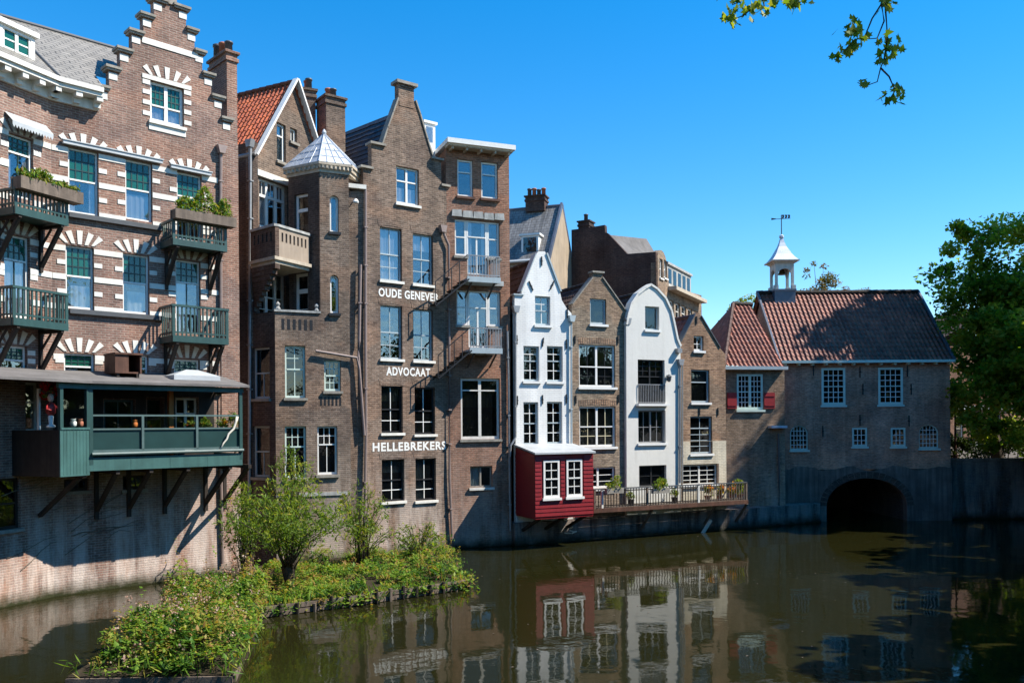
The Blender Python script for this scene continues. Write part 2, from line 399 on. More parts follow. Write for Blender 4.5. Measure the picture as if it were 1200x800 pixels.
M['blind'] = plain('cream_blind', (.62,.55,.36), .9, .1, 3)
M['redblind'] = plain('red_check_blind', (.55,.07,.04), .9, .1, 3)
M['olive'] = plain('olive_blind', (.16,.165,.10), .9, .1, 3)
M['bronze'] = plain('bronze_bell', (.10,.07,.03), .4, .3, 4, 0, .5, .7)
M['terracotta'] = plain('terracotta', (.36,.13,.07), .8, .3, 6)
M['bark'] = plain('bark', (.075,.058,.043), .9, .5, 5, .02, .2)
M['twig'] = plain('grey_twig', (.16,.13,.10), .9, .4, 6, .01, .2)
M['bone'] = plain('bleached_wood', (.66,.60,.50), .7, .2, 5)
M['leafbig'] = leafmat('maple_leaf', [(.07,.12,.014),(.12,.20,.022),(.20,.28,.035),(.32,.33,.05)], .6)
M['leafnear'] = leafmat('sunny_maple_leaf', [(.08,.14,.02),(.13,.21,.025),(.20,.27,.035),(.28,.27,.05)], .5)
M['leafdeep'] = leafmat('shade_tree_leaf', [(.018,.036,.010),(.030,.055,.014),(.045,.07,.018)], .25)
M['leafwillow'] = leafmat('willow_leaf', [(.065,.12,.018),(.115,.19,.028),(.18,.25,.04),(.34,.30,.05)], .5)
M['leafweed'] = leafmat('weed_leaf', [(.022,.06,.011),(.042,.11,.015),(.08,.175,.02),(.15,.26,.03),(.20,.29,.04),(.30,.30,.05),(.30,.18,.06)], .45)
M['leaffar'] = leafmat('autumn_leaf', [(.06,.075,.02),(.14,.11,.03),(.17,.10,.03)], .4)
M['flowerpale'] = leafmat('dry_blossom', [(.42,.33,.25),(.34,.22,.17),(.28,.14,.10)], .25)
M['floworange'] = leafmat('orange_blossom', [(.65,.20,.02),(.75,.42,.03),(.5,.08,.03)], .3)
M['flowred'] = leafmat('red_blossom', [(.55,.02,.02),(.40,.01,.02)], .3)
M['soil'] = plain('dark_soil', (.045,.035,.022), .95, .5, 3, .03, .1)
M['ground'] = plain('trodden_ground', (.12,.10,.08), .95, .5, .4, .02, .1)
M['paving'] = plain('street_paving', (.22,.18,.15), .9, .4, .6, .01, .2)
M['paleskin'] = plain('painted_plaster', (.62,.42,.32), .6, .1, 5)
# ------------------------------------------------------------------ windows, text, pipes, leaves
def window(par, F, r, frame='white', fw=.07, split=.5, top=(1,1), bot=(1,1), mull=1, glass='glass', gtop=None, sill='greystone',
           curtain=None, cmat='curtain', arch=0.0, rec=.11, bars=None, bw=.028, name='window', sillw=.09, label=None, transom=.05):
    u0,u1,z0,z1 = r; W = F.W; g = .004
    m = MB(); y0, y1 = rec, rec+.075
    if arch:
        n = 10; cx = (u0+u1)/2; rad = (u1-u0)/2
        outer = [(cx+rad*math.cos(math.pi*i/n)*.998, z1-arch+arch*math.sin(math.pi*i/n)*.995) for i in range(n+1)]
        inner = [(cx+(rad-fw)*math.cos(math.pi*i/n), z1-arch+(arch-fw)*math.sin(math.pi*i/n)) for i in range(n+1)]
        for i in range(n):
            m.prism([outer[i], outer[i+1], inner[i+1], inner[i]], y0, y1)
        m.box(u0+g, u0+fw, y0, y1, z0+g, z1-arch); m.box(u1-fw, u1-g, y0, y1, z0+g, z1-arch)
        m.box(u0+fw, u1-fw, y0, y1, z0+g, z0+fw*1.2)
        zt = z1-arch
    else:
        m.box(u0+g, u0+fw, y0, y1, z0+g, z1-g); m.box(u1-fw, u1-g, y0, y1, z0+g, z1-g)
        m.box(u0+fw, u1-fw, y0, y1, z0+g, z0+fw*1.2); m.box(u0+fw, u1-fw, y0, y1, z1-fw, z1-g)
        zt = z1
    zs = z0+(z1-z0)*split if split else z0
    if not split: top = bot
    if split: m.box(u0+fw, u1-fw, y0-.012, y1+.012, zs-transom/2, zs+transom/2)
    lw = (u1-u0)/mull
    for k in range(1, mull): m.box(u0+k*lw-fw*.6, u0+k*lw+fw*.6, y0-.006, y1+.006, z0+fw*1.2, zt-(0 if arch else fw))
    o = m.build(name, M[frame], par, W, label=label)
    b = MB(); yb0, yb1 = y0+.02, y0+.05; any_ = False
    for k in range(mull):
        a0 = u0+k*lw+(fw if k == 0 else fw*.6); a1 = u0+(k+1)*lw-(fw if k == mull-1 else fw*.6)
        for (c, rr), za, zb in ((bot, z0+fw*1.2, zs-transom/2), (top, zs+transom/2, z1-fw)):
            if zb-za < .05: continue
            for i in range(1, c):
                x = a0+(a1-a0)*i/c; b.box(x-bw/2, x+bw/2, yb0, yb1, za, zb); any_ = True
            for i in range(1, rr):
                z = za+(zb-za)*i/rr; b.box(a0, a1, yb0-.003, yb1-.003, z-bw/2, z+bw/2); any_ = True
    if any_: b.build('glazing_bars', M[bars or frame], o, W)
    yp = y0+.036
    def pane(za, zb, mt):
        p = MB()
        if arch and zb >= z1-.001:
            n = 10; cx = (u0+u1)/2; rad = (u1-u0)/2-.01
            poly = [(u0+.01, za), (u1-.01, za)]+[(cx+rad*math.cos(math.pi*i/n), z1-arch+(arch-.01)*math.sin(math.pi*i/n)) for i in range(n+1)]
            p.prism(poly, yp, yp+.006)
        else: p.box(u0+.01, u1-.01, yp, yp+.006, za+.01, zb-.01)
        p.build('pane', M[mt], o, W)
    if gtop and split: pane(z0, zs, glass); pane(zs, z1, gtop)
    else: pane(z0, z1, glass)
    if sill:
        s = MB(); s.box(u0-.06, u1+.06, -sillw, rec+.01, z0-.10, z0-.002); s.build('sill', M[sill], o, W)
    if curtain:
        c = MB(); yc = rec+.10
        def cloth(a0, a1, za, zb):
            n = max(4, int((a1-a0)/.05)); ph = random.random()*6
            for i in range(n):
                xa, xb = a0+(a1-a0)*i/n, a0+(a1-a0)*(i+1)/n
                ya, yb = yc+.016*math.sin(i*1.9+ph), yc+.016*math.sin((i+1)*1.9+ph)
                c.quad((xa,ya,za),(xb,yb,za),(xb,yb,zb),(xa,ya,zb))
        w = u1-u0; zb_ = zt-.03
        if curtain == 'full': cloth(u0+.03, u1-.03, z0+.05, zb_)
        elif curtain == 'sides': cloth(u0+.03, u0+w*.28, z0+.05, zb_); cloth(u1-w*.25, u1-.03, z0+.05, zb_)
        elif curtain == 'left': cloth(u0+.03, u0+w*.5, z0+.05, zb_)
        elif curtain == 'low': cloth(u0+.03, u1-.03, z0+.05, z0+(z1-z0)*.45)
        elif curtain == 'lowright': cloth(u0+w*.25, u1-.03, z0+.05, z0+(z1-z0)*.38)
        elif curtain == 'top': cloth(u0+.03, u1-.03, z0+(z1-z0)*.52, zb_)
        elif curtain == 'upper': cloth(u0+.03, u1-.03, z0+(z1-z0)*.68, zb_)
        c.build('curtain', M[cmat], o, W, recalc=False)
    return o
class House:
    def __init__(s, name, F, label, cat='house', group=None):
        s.F = F; s.t = thing(name, F.W, label, cat, group); s.wins = []; s.name = name
    def win(s, pl, pr, pt, pb, F=None, off=0.0, **k):
        F = F or s.F; s.wins.append((F, F.rect(pl, pr, pt, pb, off), k))
    def wall(s, mat, outline, F=None, sh=None, th=.3, y0=0.0, name='wall', extra=None, holes=()):
        F = F or s.F; m = MB()
        hs = [rpoly(r, k.get('arch', 0)) for f, r, k in s.wins if f is F]+list(holes)
        front(m, outline, hs, y0, th)
        if sh: shell(m, *sh)
        if extra: extra(m)
        return m.build(name, M[mat], s.t, F.W)
    def done(s):
        for F, r, k in s.wins: window(s.t, F, r, **k)
        s.wins = []
def lettering(par, F, text, r, mat='stone', name='painted_lettering', label=None, y=-.008, bold=.032):
    cu = bpy.data.curves.new('letters', 'FONT'); cu.body = text; cu.size = 1; cu.extrude = .006; cu.offset = bold; cu.resolution_u = 3; cu.space_character = 1.12
    ob = bpy.data.objects.new('letters', cu); COL.objects.link(ob); bpy.context.view_layer.update()
    me = bpy.data.meshes.new_from_object(ob.evaluated_get(bpy.context.evaluated_depsgraph_get()))
    bpy.data.objects.remove(ob); bpy.data.curves.remove(cu)
    xs = [v.co.x for v in me.vertices]; ys = [v.co.y for v in me.vertices]
    u0,u1,z0,z1 = r; x0,x1,y0_,y1_ = min(xs),max(xs),min(ys),max(ys)
    for v in me.vertices:
        x, yy, z = v.co
        v.co = (u0+(x-x0)/(x1-x0)*(u1-u0), y-z*.5, z0+(yy-y0_)/(y1_-y0_)*(z1-z0))
    me.name = name; me.materials.clear(); me.materials.append(M[mat])
    o = bpy.data.objects.new(name, me); link(o, par, F.W)
    if label: o['label'] = label
    return o
def pipe(par, F, pts, mat='pipe', r=.05, name='downpipe', off=.09, hopper=False, clips=True):
    """pts are (px,py) on the wall"""
    P = [F.uz(px, py, off) for px, py in pts]; m = MB()
    m.tube([(u, -off, z) for u, z in P], r, 8)
    if hopper:
        u, z = P[0]; m.prism([(u-.09,z-.15),(u+.09,z-.15),(u+.16,z+.12),(u-.16,z+.12)], -off-.13, -off+.08)
    o = m.build(name, M[mat], par, F.W, smooth=False)
    if clips:
        c = MB()
        for (ua, za), (ub, zb) in zip(P, P[1:]):
            n = int(abs(zb-za)/1.8)
            for i in range(1, n+1):
                t = i/(n+1); u, z = ua+(ub-ua)*t, za+(zb-za)*t
                c.box(u-r*1.35, u+r*1.35, -off-r*1.2, -.002, z-.025, z+.025)
        if c.v: c.build('pipe_clip', M[mat], o, F.W)
    return o
def anchor(par, F, px, py, h=.34, lean=0.0, off=0.0):
    u, z = F.uz(px, py); m = MB(); m.bar((u-lean*h/2, -.03, z-h/2), (u+lean*h/2, -.03, z+h/2), .045, .035, up=(0,1,0))
    m.bar((u-.05, -.02, z), (u+.05, -.02, z), .04, .03, up=(0,1,0))
    m.build('wall_anchor', M['black'], par, F.W)
def leafmesh(name, pts, size, mat, parent=None, W=None, aspect=.55, up=0.0, droop=None, rnd=None, jitter=.35, flat=0.0):
    """one small folded leaf (two faces) per point"""
    P = np.asarray(pts, float); n = len(P)
    d = RNG.normal(size=(n,3)); d[:,2] += up
    if droop is not None: d[:,2] -= droop
    d /= np.linalg.norm(d, axis=1)[:,None]
    q = RNG.normal(size=(n,3))
    if flat: d[:,2] *= 1-flat*.6; d[:,2] -= .25*flat; d /= np.linalg.norm(d, axis=1)[:,None]; q = q*(1-flat)+np.array([0,0,1.0])*flat*1.5
    s = np.cross(d, q); s /= np.linalg.norm(s, axis=1)[:,None]+1e-9
    nn = np.cross(d, s)
    L = (size*RNG.uniform(1-jitter, 1+jitter, n))[:,None]
    w = L*aspect*.5
    a = P-d*L*.5; b = P+s*w+nn*w*.35; c = P+d*L*.5; e = P-s*w+nn*w*.35
    V = np.stack([a,b,c,e], 1).reshape(-1,3)
    idx = np.arange(n)[:,None]*4
    T = np.concatenate([idx+[0,1,2], idx+[0,2,3]], 1).reshape(-1)
    me = bpy.data.meshes.new(name); me.vertices.add(4*n); me.vertices.foreach_set('co', V.ravel())
    me.loops.add(len(T)); me.loops.foreach_set('vertex_index', T.astype(np.int32))
    me.polygons.add(2*n); me.polygons.foreach_set('loop_start', np.arange(0, 6*n, 3, dtype=np.int32)); me.polygons.foreach_set('loop_total', np.full(2*n, 3, np.int32))
    me.update(calc_edges=True)
    at_ = me.attributes.new('rnd', 'FLOAT', 'FACE'); r = RNG.random(n) if rnd is None else np.clip(rnd+RNG.normal(0,.13,n), 0, 1)
    at_.data.foreach_set('value', np.repeat(r, 2).astype(np.float32))
    me.materials.append(mat); o = bpy.data.objects.new(name, me)
    link(o, parent, W if W is not None else (WORLD[parent.name] if parent is not None else Matrix.Identity(4)))
    return o
def clumped(centers, rad, n, flat=.75):
    """points gathered in uneven clumps round the given centres; also a colour value per clump"""
    C = np.asarray(centers, float); k = RNG.integers(0, len(C), n)
    r = rad*RNG.uniform(.5, 1.3, len(C)); g = RNG.normal(size=(n,3)); g /= np.linalg.norm(g, axis=1)[:,None]
    g *= (RNG.random(n)**.45)[:,None]; g[:,2] *= flat
    cv = RNG.random(len(C))
    return C[k]+g*r[k][:,None], cv[k]
def ellipsoid(c, r, n, shell=.55):
    g = RNG.normal(size=(n,3)); g /= np.linalg.norm(g, axis=1)[:,None]
    g *= (shell+(1-shell)*RNG.random(n))[:,None]
    return np.asarray(c)+g*np.asarray(r)
def tree(name, base, h_trunk, c, r, n_clump, clump_r, n_leaf, leaf, mat, label, group=None, trunk_r=.22, cat='tree', limbs=9, flat=.75, shell=.5, aspect=.6, droop=.3, keep=None, extra=()):
    t = thing(name, Matrix.Translation(base), label, cat, group); I = Matrix.Identity(4)
    cen = ellipsoid(c, r, n_clump, shell)
    if keep is not None: cen = cen[[keep(p) for p in cen]]
    if len(extra): cen = np.concatenate([cen, np.array([tuple(p) for p in extra])])
    m = MB(); b = Vector(base); top = b+Vector((random.uniform(-.2,.2), random.uniform(-.2,.2), h_trunk))
    mid = b.lerp(top, .5)+Vector((.08*h_trunk*random.uniform(-.5,.5), .05*h_trunk, 0))
    m.tube([b-Vector((0,0,.2)), b+Vector((0,0,.15)), mid, top], trunk_r*1.15, 10, trunk_r*.6)
    m.build('trunk', M['bark'], t, I, smooth=True)
    l = MB()
    for p in cen[RNG.choice(len(cen), min(limbs, len(cen)), replace=False)]:
        p = Vector(p); s = b.lerp(top, random.uniform(.65, 1.0)); k = s.lerp(p, .5)+Vector((0,0,.12*(p-s).length))
        l.tube([s, k, p], trunk_r*.38, 6, trunk_r*.06)
    l.build('limbs', M['bark'], t, I, smooth=True)
    P, cv = clumped(cen, clump_r, n_leaf, flat)
    leafmesh('crown', P, leaf, mat, t, I, aspect, droop=droop, rnd=cv, flat=.6)
    return t
# ------------------------------------------------------------------ shared roof builder
def gable_roof(par, F, uL, uR, zE, um, zR, y0, y1, mat, cw=.22, rh=.32, amp=.03, samp=4, ridge=True, sides='LR', over=.0, zER=None, name='roof', skew=0.0):
    zER = zE if zER is None else zER
    m = MB(); e = (skew, 1, 0)
    if 'L' in sides:
        d = Vector((um-uL, 0, zR-zE)); S = d.length; d.normalize(); st = Vector((uL, y0, zE))-d*over
        nn = Vector((-(zR-zE), 0, um-uL)).normalized()
        m.sheet(st, e, d, y1-y0, S+over, cw, rh, amp, samp, nn)
    if 'R' in sides:
        d = Vector((um-uR, 0, zR-zER)); S = d.length; d.normalize(); st = Vector((uR, y0, zER))-d*over
        nn = Vector(((zR-zER), 0, uR-um)).normalized()
        m.sheet(st, e, d, y1-y0, S+over, cw, rh, amp, samp, nn)
    x1 = (y1-y0)*skew
    m.quad((uL+.05+x1,y1-.03,zE-.02),(uR-.05+x1,y1-.03,zER-.02),(um+x1,y1-.03,zR-.06))
    o = m.build(name, M[mat], par, F.W, recalc=False)
    if ridge:
        r = MB(); n = int((y1-y0)/.36)
        for i in range(n):
            a, b = y0+(y1-y0)*i/n, y0+(y1-y0)*(i+1)/n-.01
            r.tube([(um+(a-y0)*skew,a,zR+.01),(um+(b-y0)*skew,b,zR+.03)], .10, 8)
        r.build('ridge_tiles', M[mat], o, F.W)
    return o
def chimney(par, F, u0, u1, y0, y1, z0, z1, mat='brickB', pots=2, cap=.12):
    m = MB(); m.box(u0, u1, y0, y1, z0, z1-.35); m.box(u0-.05, u1+.05, y0-.05, y1+.05, z1-.35, z1-.23); m.box(u0-.01, u1+.01, y0-.01, y1+.01, z1-.23, z1-.08)
    m.box(u0-.08, u1+.08, y0-.08, y1+.08, z1-.08, z1)
    o = m.build('chimney', M[mat], par, F.W)
    for i in range(pots):
        t = (i+.5)/pots; x, y = ((u0+u1)/2, y0+(y1-y0)*t) if (y1-y0) > (u1-u0) else (u0+(u1-u0)*t, (y0+y1)/2)
        h = random.uniform(.35, .6); p = MB(); p.lathe([(.13,0),(.12,h*.8),(.15,h*.82),(.15,h*.95),(.11,h),(.08,h-.02)], (x,y,z1-.005), 10)
        p.build('chimney_pot', M['terracotta'] if i%2 else M['greydark'], o, F.W, smooth=True)
    return o
def balcony(par, F, pl, pr, rail, bot, p, mat='teal', planter=None, bal=.13, ret=True):
    """rail / bot are (px, py) points on the outer face"""
    u0, u1 = F.u(pl, p), F.u(pr, p); z1 = F.z(*rail, p); z0 = F.z(*bot, p); W = F.W
    m = MB(); m.box(u0, u1, -p, -.004, z0+.06, z0+.17); m.box(u0-.02, u1+.02, -p-.03, -p+.05, z0, z0+.2); m.box(u0-.03, u0+.05, -p+.05, -.004, z0, z0+.2); m.box(u1-.05, u1+.03, -p+.05, -.004, z0, z0+.2)
    o = m.build('balcony', M[mat], par, W)
    r = MB()
    r.box(u0-.04, u1+.04, -p-.035, -p+.045, z1-.07, z1); r.box(u0-.035, u0+.04, -p+.045, -.004, z1-.07, z1); r.box(u1-.04, u1+.035, -p+.045, -.004, z1-.07, z1)
    zb = z0+.28; r.box(u0, u1, -p-.01, -p+.03, zb, zb+.05); r.box(u0, u0+.04, -p+.03, -.01, zb, zb+.05); r.box(u1-.04, u1, -p+.03, -.01, zb, zb+.05)
    n = int((u1-u0)/bal)
    for i in range(n+1):
        x = u0+.02+(u1-u0-.04)*i/n; w = .045 if i in (0, n) else .022
        r.box(x-w, x+w, -p-.012, -p+.028, z0+.2, z1-.07)
    n = int(p/bal)
    for i in range(1, n):
        y = -p*i/n
        for x in (u0+.018, u1-.018): r.box(x-.016, x+.016, y-.02, y+.02, z0+.2, z1-.07)
    r.build('railing', M[mat], o, W)
    for x in (u0+.15, u1-.15):
        b = MB(); b.bar((x,-.05,z0-1.15),(x,-p*.92,z0-.06), .09, .11, up=(1,0,0)); b.bar((x,-.05,z0-1.3),(x,-.05,z0+.05), .09, .09, up=(0,1,0)); b.bar((x,0,z0-.03),(x,-p,z0-.03), .09, .08)
        b.bar((x,-.06,z0-.55),(x,-p*.5,z0-.08), .05, .05, up=(1,0,0))
        b.build('bracket', M['darkwood'], o, W)
    if planter:
        zt, zl, ov = planter; q = MB(); a, b_ = u0-.05, u1+ov
        q.box(a, b_, -p-.30, -p-.26, zl, zt); q.box(a, b_, -p+.06, -p+.10, zl, zt); q.box(a+.02, a+.06, -p-.26, -p+.06, zl, zt); q.box(b_-.06, b_-.02, -p-.26, -p+.06, zl, zt); q.box(a+.06, b_-.06, -p-.26, -p+.06, zl, zl+.06)
        q.box(a+.06, b_-.06, -p-.26, -p+.06, zl+.06, zt-.07)
        q.build('planter', M['oldwood'], o, W)
    return o, u0, u1, z0, z1
# ================================================================== HOUSE A : stepped gable, bent front
C0 = (-13.58, 25.25)
FA1 = Fr(*C0, .39, .92); FA2 = Fr(*C0, .714, .70)
HA = House('canal_house', FA2, 'banded red brick stepped gable house with teal balconies and a glazed veranda over the water')
A = HA.t
zc = FA2.z(67, 119)                     # wall top under the cornice
LV = [FA2.z(*p) for p in ((122,104),(134.5,82),(148,60.5),(161.5,39.5),(174,20),(186,1))]
RL = [FA2.u(px, py=py) for px, py in ((116,110),(128,95),(141,72),(155,50),(168,30),(180.5,10))]
RR = [FA2.u(px, py=py) for px, py in ((269,155),(259,130),(247.5,103),(237,77),(228,50),(218,26))]
uE = FA2.u(280, py=300); zS = FA2.z(275, 168)
out = [(0,-.6),(uE,-.6),(uE,zS),(RR[0],zS)]
for i in range(6):
    out.append((RR[i], LV[i]))
    if i < 5: out.append((RR[i+1], LV[i]))
for i in range(5,-1,-1):
    out.append((RL[i], LV[i]))
    if i > 0: out.append((RL[i], LV[i-1]))
out += [(RL[0], zc+.35), (0, zc+.35)]
sash = dict(frame='white', fw=.06, top=(4,3), bot=(1,1), split=.52, glass='glassblue', gtop='glassteal', bars='tealdk', bw=.032, sill=None, rec=.10)
rows2 = [[(80,115.5,175.5,251),(147,178.5,189,258.5)], [(77,110,288.5,362),(144,175,298,367.5)], [(75,111,414,446),(143,174,416,448)]]
for q, cu in zip(sum(rows2, []), ['sides', 'low', 'lowright', 'lowright', 'left', None]):
    HA.win(*q, **dict(sash, curtain=cu))
HA.win(207.5,236.5,203.5,283, **dict(sash, split=.66, top=(4,3), mull=1, bot=(2,1)))
HA.win(206,235,305.5,391, **dict(sash, split=.70, top=(4,3), bot=(2,1), curtain='left'))
HA.win(204,234,421,452, **dict(sash))
HA.win(176,215.5,99,145.5, frame='white', fw=.09, mull=2, split=.42, top=(3,3), bot=(1,1), glass='glassblue', gtop='glassteal', bars='tealdk', sill='stone', curtain='low')
HA.win(75,104,561,575, frame='darkwood', split=0, bot=(3,1), glass='glassdk', sill='greystone')
HA.win(144,170,557,573, frame='darkwood', split=0, bot=(3,1), glass='glassdk', sill='greystone')
HA.win(122,158,468,525, frame='tealdk', split=.7, bot=(2,1), top=(2,1), glass='glassdk', sill=None, curtain='sides', cmat='olive')
HA.win(172,192,466,528, frame='brownwood', split=.6, glass='glassdk', sill=None)
HA.win(206,232,466,528, frame='white', split=.7, mull=2, glass='glassdk', sill=None)
a1 = []
def a1win(*q, **k): HA.win(*q, F=FA1, **k)
a1win(10,39,160,232, **dict(sash, split=.72, top=(4,3), bot=(2,1), curtain='sides'))
a1win(5,35,276,372, **dict(sash, split=.70, top=(4,3), bot=(2,1), curtain='full'))
a1win(2,32,405,440, **dict(sash))
a1win(-2,24,560,620, frame='darkwood', split=.5, top=(1,1), glass='glassdk', sill='greystone')
a1win(30,46,448,506, frame='white', split=.6, glass='glass', sill='stone', curtain='sides')
a1win(-60,-30,110,180, **sash)
wrects = [(F, r) for F, r, k in HA.wins]
dep = 5.5
HA.wall('brickA', out, FA2, (0, uE, -.5, zc, .3, dep), extra=lambda m: None)
u1A = -15.0
HA.wall('brickA', [(u1A,-.6),(0,-.6),(0,zc+.35),(u1A,zc+.35)], FA1, (u1A, 0, -.5, zc, .3, dep))
HA.done()
# gable copings, quoins, bands and fan-shaped window heads
cp = MB(); st = MB()
for i in range(6):
    a, b = RL[i], (RL[i+1] if i < 5 else RL[5]+.42)
    for (x0, x1) in ((a-.13, b+.02), ((RR[i+1] if i < 5 else RR[5]-.42)-.02, RR[i]+.13)):
        cq = MB(); cq.box(x0, x1, -.13, .36, LV[i]+.003, LV[i]+.08); cq.box(x0+.04, x1-.03, -.09, .33, LV[i]-.06, LV[i]+.001); cq.build('coping', M['greystone'], A, FA2.W)
    st.box(RL[i]-.015, RL[i]+.24, -.022, .02, LV[i]-.33, LV[i]-.12); st.box(RR[i]-.24, RR[i]+.015, -.022, .02, LV[i]-.33, LV[i]-.12)
um_ = (RL[5]+RR[5])/2
cp.box(um_-.2, um_+.2, -.05, .35, LV[5], LV[5]+.45); cp.lathe([(.16,0),(.22,.15),(.1,.35),(.02,.5)], (um_,.15,LV[5]+.45), 12)
zb = FA2.z(168, 43.5); st.box(RL[4]-.05, RR[3]-.15, -.028, .02, zb-.19, zb)
cp.build('finial', M['greystone'], A, FA2.W)
def fan(m, r, hgt=.42, n=5, z_off=.03):
    u0,u1,z0,z1 = r; c = (u0+u1)/2; w = u1-u0
    for k in range(n):
        f = (k-(n-1)/2)/((n-1)/2); a = f*.72
        bx, bz = c+f*w*.46, z1+z_off+.02; L = hgt*(1-.14*abs(f)); dx, dz = math.sin(a), math.cos(a)
        p0, p1 = (bx-.055*dz, bz+.055*dx*0), (bx+.055*dz, bz)
        q0, q1 = (bx+dx*L+.085*dz, bz+dz*L-.085*dx), (bx+dx*L-.085*dz, bz+dz*L+.085*dx)
        m.prism([p0,p1,q0,q1], -.024, .02)
def quoins(m, r, kinds=(.26,.72)):
    u0,u1,z0,z1 = r; h = z1-z0
    for f in kinds:
        for (x0, x1) in ((u0-.24,u0-.003),(u1+.003,u1+.24)): m.box(x0, x1, -.023, .02, z0+h*f-.07, z0+h*f+.07)
def bands(m, rects, ua, ub, zl, h=.165):
    rects = sorted(r for r in rects if r[2]-.15 < zl < r[3]+.2); x = ua
    for r in rects:
        if r[0]-.004 > x: m.box(x, r[0]-.004, -.025, .02, zl-h/2, zl+h/2)
        x = r[1]+.004
    if ub > x: m.box(x, ub, -.025, .02, zl-h/2, zl+h/2)
rA2 = [r for F, r in wrects if F is FA2]; rA1 = [r for F, r in wrects if F is FA1]
for row in range(3):
    za, zt = FA2.rect(*rows2[row][0])[2:]
    h = 2.0 if row < 2 else 2.0
    if row == 2: za = zt-2.0
    for f in ((.02,.49,.94) if row < 2 else (.94,)): bands(st, rA2, .02, FA2.u(255.5, py=300), za+(zt-za)*f)
for r in rA2[:9]:
    if r[3] > FA2.z(120, 430):
        fan(st, r, .42); 
        if r[3]-r[2] < 2.3: quoins(st, r)
        else: quoins(st, r, (.52,.80))
gw = rA2[9]
fan(st, gw, .38, 5, .14); quoins(st, gw, (.15,.42,.68,.92)); st.box(gw[0]-.25, gw[1]+.25, -.03, .02, gw[3]+.003, gw[3]+.14)
st.box(gw[0]-.05, gw[1]+.05, -.03, .02, gw[2]-.30, gw[2]-.105)
st.build('stone_bands', M['stone'], A, FA2.W)
s1 = MB()
for row in range(2):
    za, zt = FA2.rect(*rows2[row][0])[2:]
    for f in (.02,.49,.94): bands(s1, rA1, u1A, -.005, za+(zt-za)*f)
for r in rA1[:3]: fan(s1, r, .42); quoins(s1, r, (.52,.80))
s1.build('stone_bands', M['stone'], A, FA1.W)
sl = MB()
for row in range(2):
    z = FA2.rect(*rows2[row][0])[2]; a, b = FA2.u(81), FA2.u(191)
    sl.box(a, b, -.13, .09, z-.16, z-.02)
split_loose(sl.build('sill_band', M['greydark'], A, FA2.W))
# roller blind boxes over the top windows and a striped awning
for (pl, pr, py, n_) in ((74,190,180.5,1), (200,247,202,1)):
    a, b = FA2.u(pl), FA2.u(pr); z = FA2.z((pl+pr)/2, py)
    m = MB(); m.box(a, b, -.16, -.026, z-.02, z+.08); m.box(a-.03, b+.03, -.19, -.026, z+.08, z+.11)
    m.build('blind_box', M['bayroof'], A, FA2.W)
a, b = FA1.u(5, py=150), FA1.u(53, py=150); z = FA1.z(29, 147)
aw = MB(); aw.quad((a,-.02,z+.2),(b,-.02,z+.2),(b,-.34,z-.10),(a,-.34,z-.10)); n = 14
for i in range(n):
    x0, x1 = a+(b-a)*i/n, a+(b-a)*(i+1)/n
    aw.add([(x0,-.34,z-.10),(x1,-.34,z-.10),(x1,-.34,z-.20),((x0+x1)/2,-.34,z-.29),(x0,-.34,z-.20)], [(0,1,2,3,4)])
aw.build('awning', M['bayroof'], A, FA1.W)
# cornice with modillions
for F, a, b in ((FA2, .0, FA2.u(120, .4, 118)), (FA1, u1A, -.0)):
    m = MB(); m.box(a, b, -.55, .30, zc+.42, zc+.56); m.box(a, b, -.48, .0, zc+.30, zc+.42); m.box(a, b, -.10, -.002, zc-.02, zc+.30)
    c = m.build('cornice', M['stone'], A, F.W)
    k = MB(); n = int((b-a)/.52)
    for i in range(n+1):
        x = a+.08+(b-a-.16)*i/n
        k.prism([(x-.09,zc+.30),(x-.09,zc+.02),(x+.09,zc+.02),(x+.09,zc+.30)], -.22, -.10); k.box(x-.09, x+.09, -.45, -.20, zc+.16, zc+.30)
    split_loose(k.build('modillion', M['stone'], c, F.W))
# slate roof along both parts of the front
RI = 3.0; zE = zc+.57; zR = FA2.z(100, 47, -RI)
bis = Vector((.843, -.574, 0)).normalized()
P0 = Vector((*C0, 0)); mk = .45/ .94
E0 = P0+bis*mk; R0 = P0-bis*(RI/.965)
def w2(F, u, y, z): return F.world(u, y, z)
e1 = w2(FA1, u1A, -.45, zE); e0 = Vector((E0.x, E0.y, zE)); e2 = w2(FA2, RL[0]+.02, -.45, zE)
r1 = w2(FA1, u1A, RI, zR); r0 = Vector((R0.x, R0.y, zR)); r2 = w2(FA2, RL[2], RI, zR)
S = (r0-e0).length
m = MB()
m.quad(e1, e0, r0, r1, uv=[(0,0),((e0-e1).length,0),((e0-e1).length+.9,S),(0.3,S)])
e2b = w2(FA2, RL[0]+.02, .31, zE+(zR-zE)*.22); e2c = w2(FA2, um_, .31, zE+(zR-zE)*.22); r2b = w2(FA2, um_+.3, RI, zR)
m.quad(e0, e2, e2b, e2c, r2b, r0, uv=[(20,0),(20+(e2-e0).length,0),(20+(e2-e0).length,S*.22),(20+(e2c-e0).length,S*.22),(20+(r2b-r0).length,S),(20.0,S)])
ro = m.build('roof', M['slateA'], A, Matrix.Identity(4), recalc=False)
m = MB(); m.tube([e0+Vector((0,0,.02)), r0+Vector((0,0,.02))], .05, 6); m.tube([r1,r0,r2b], .08, 6)
m.build('ridge_cap', M['greydark'], ro, Matrix.Identity(4))
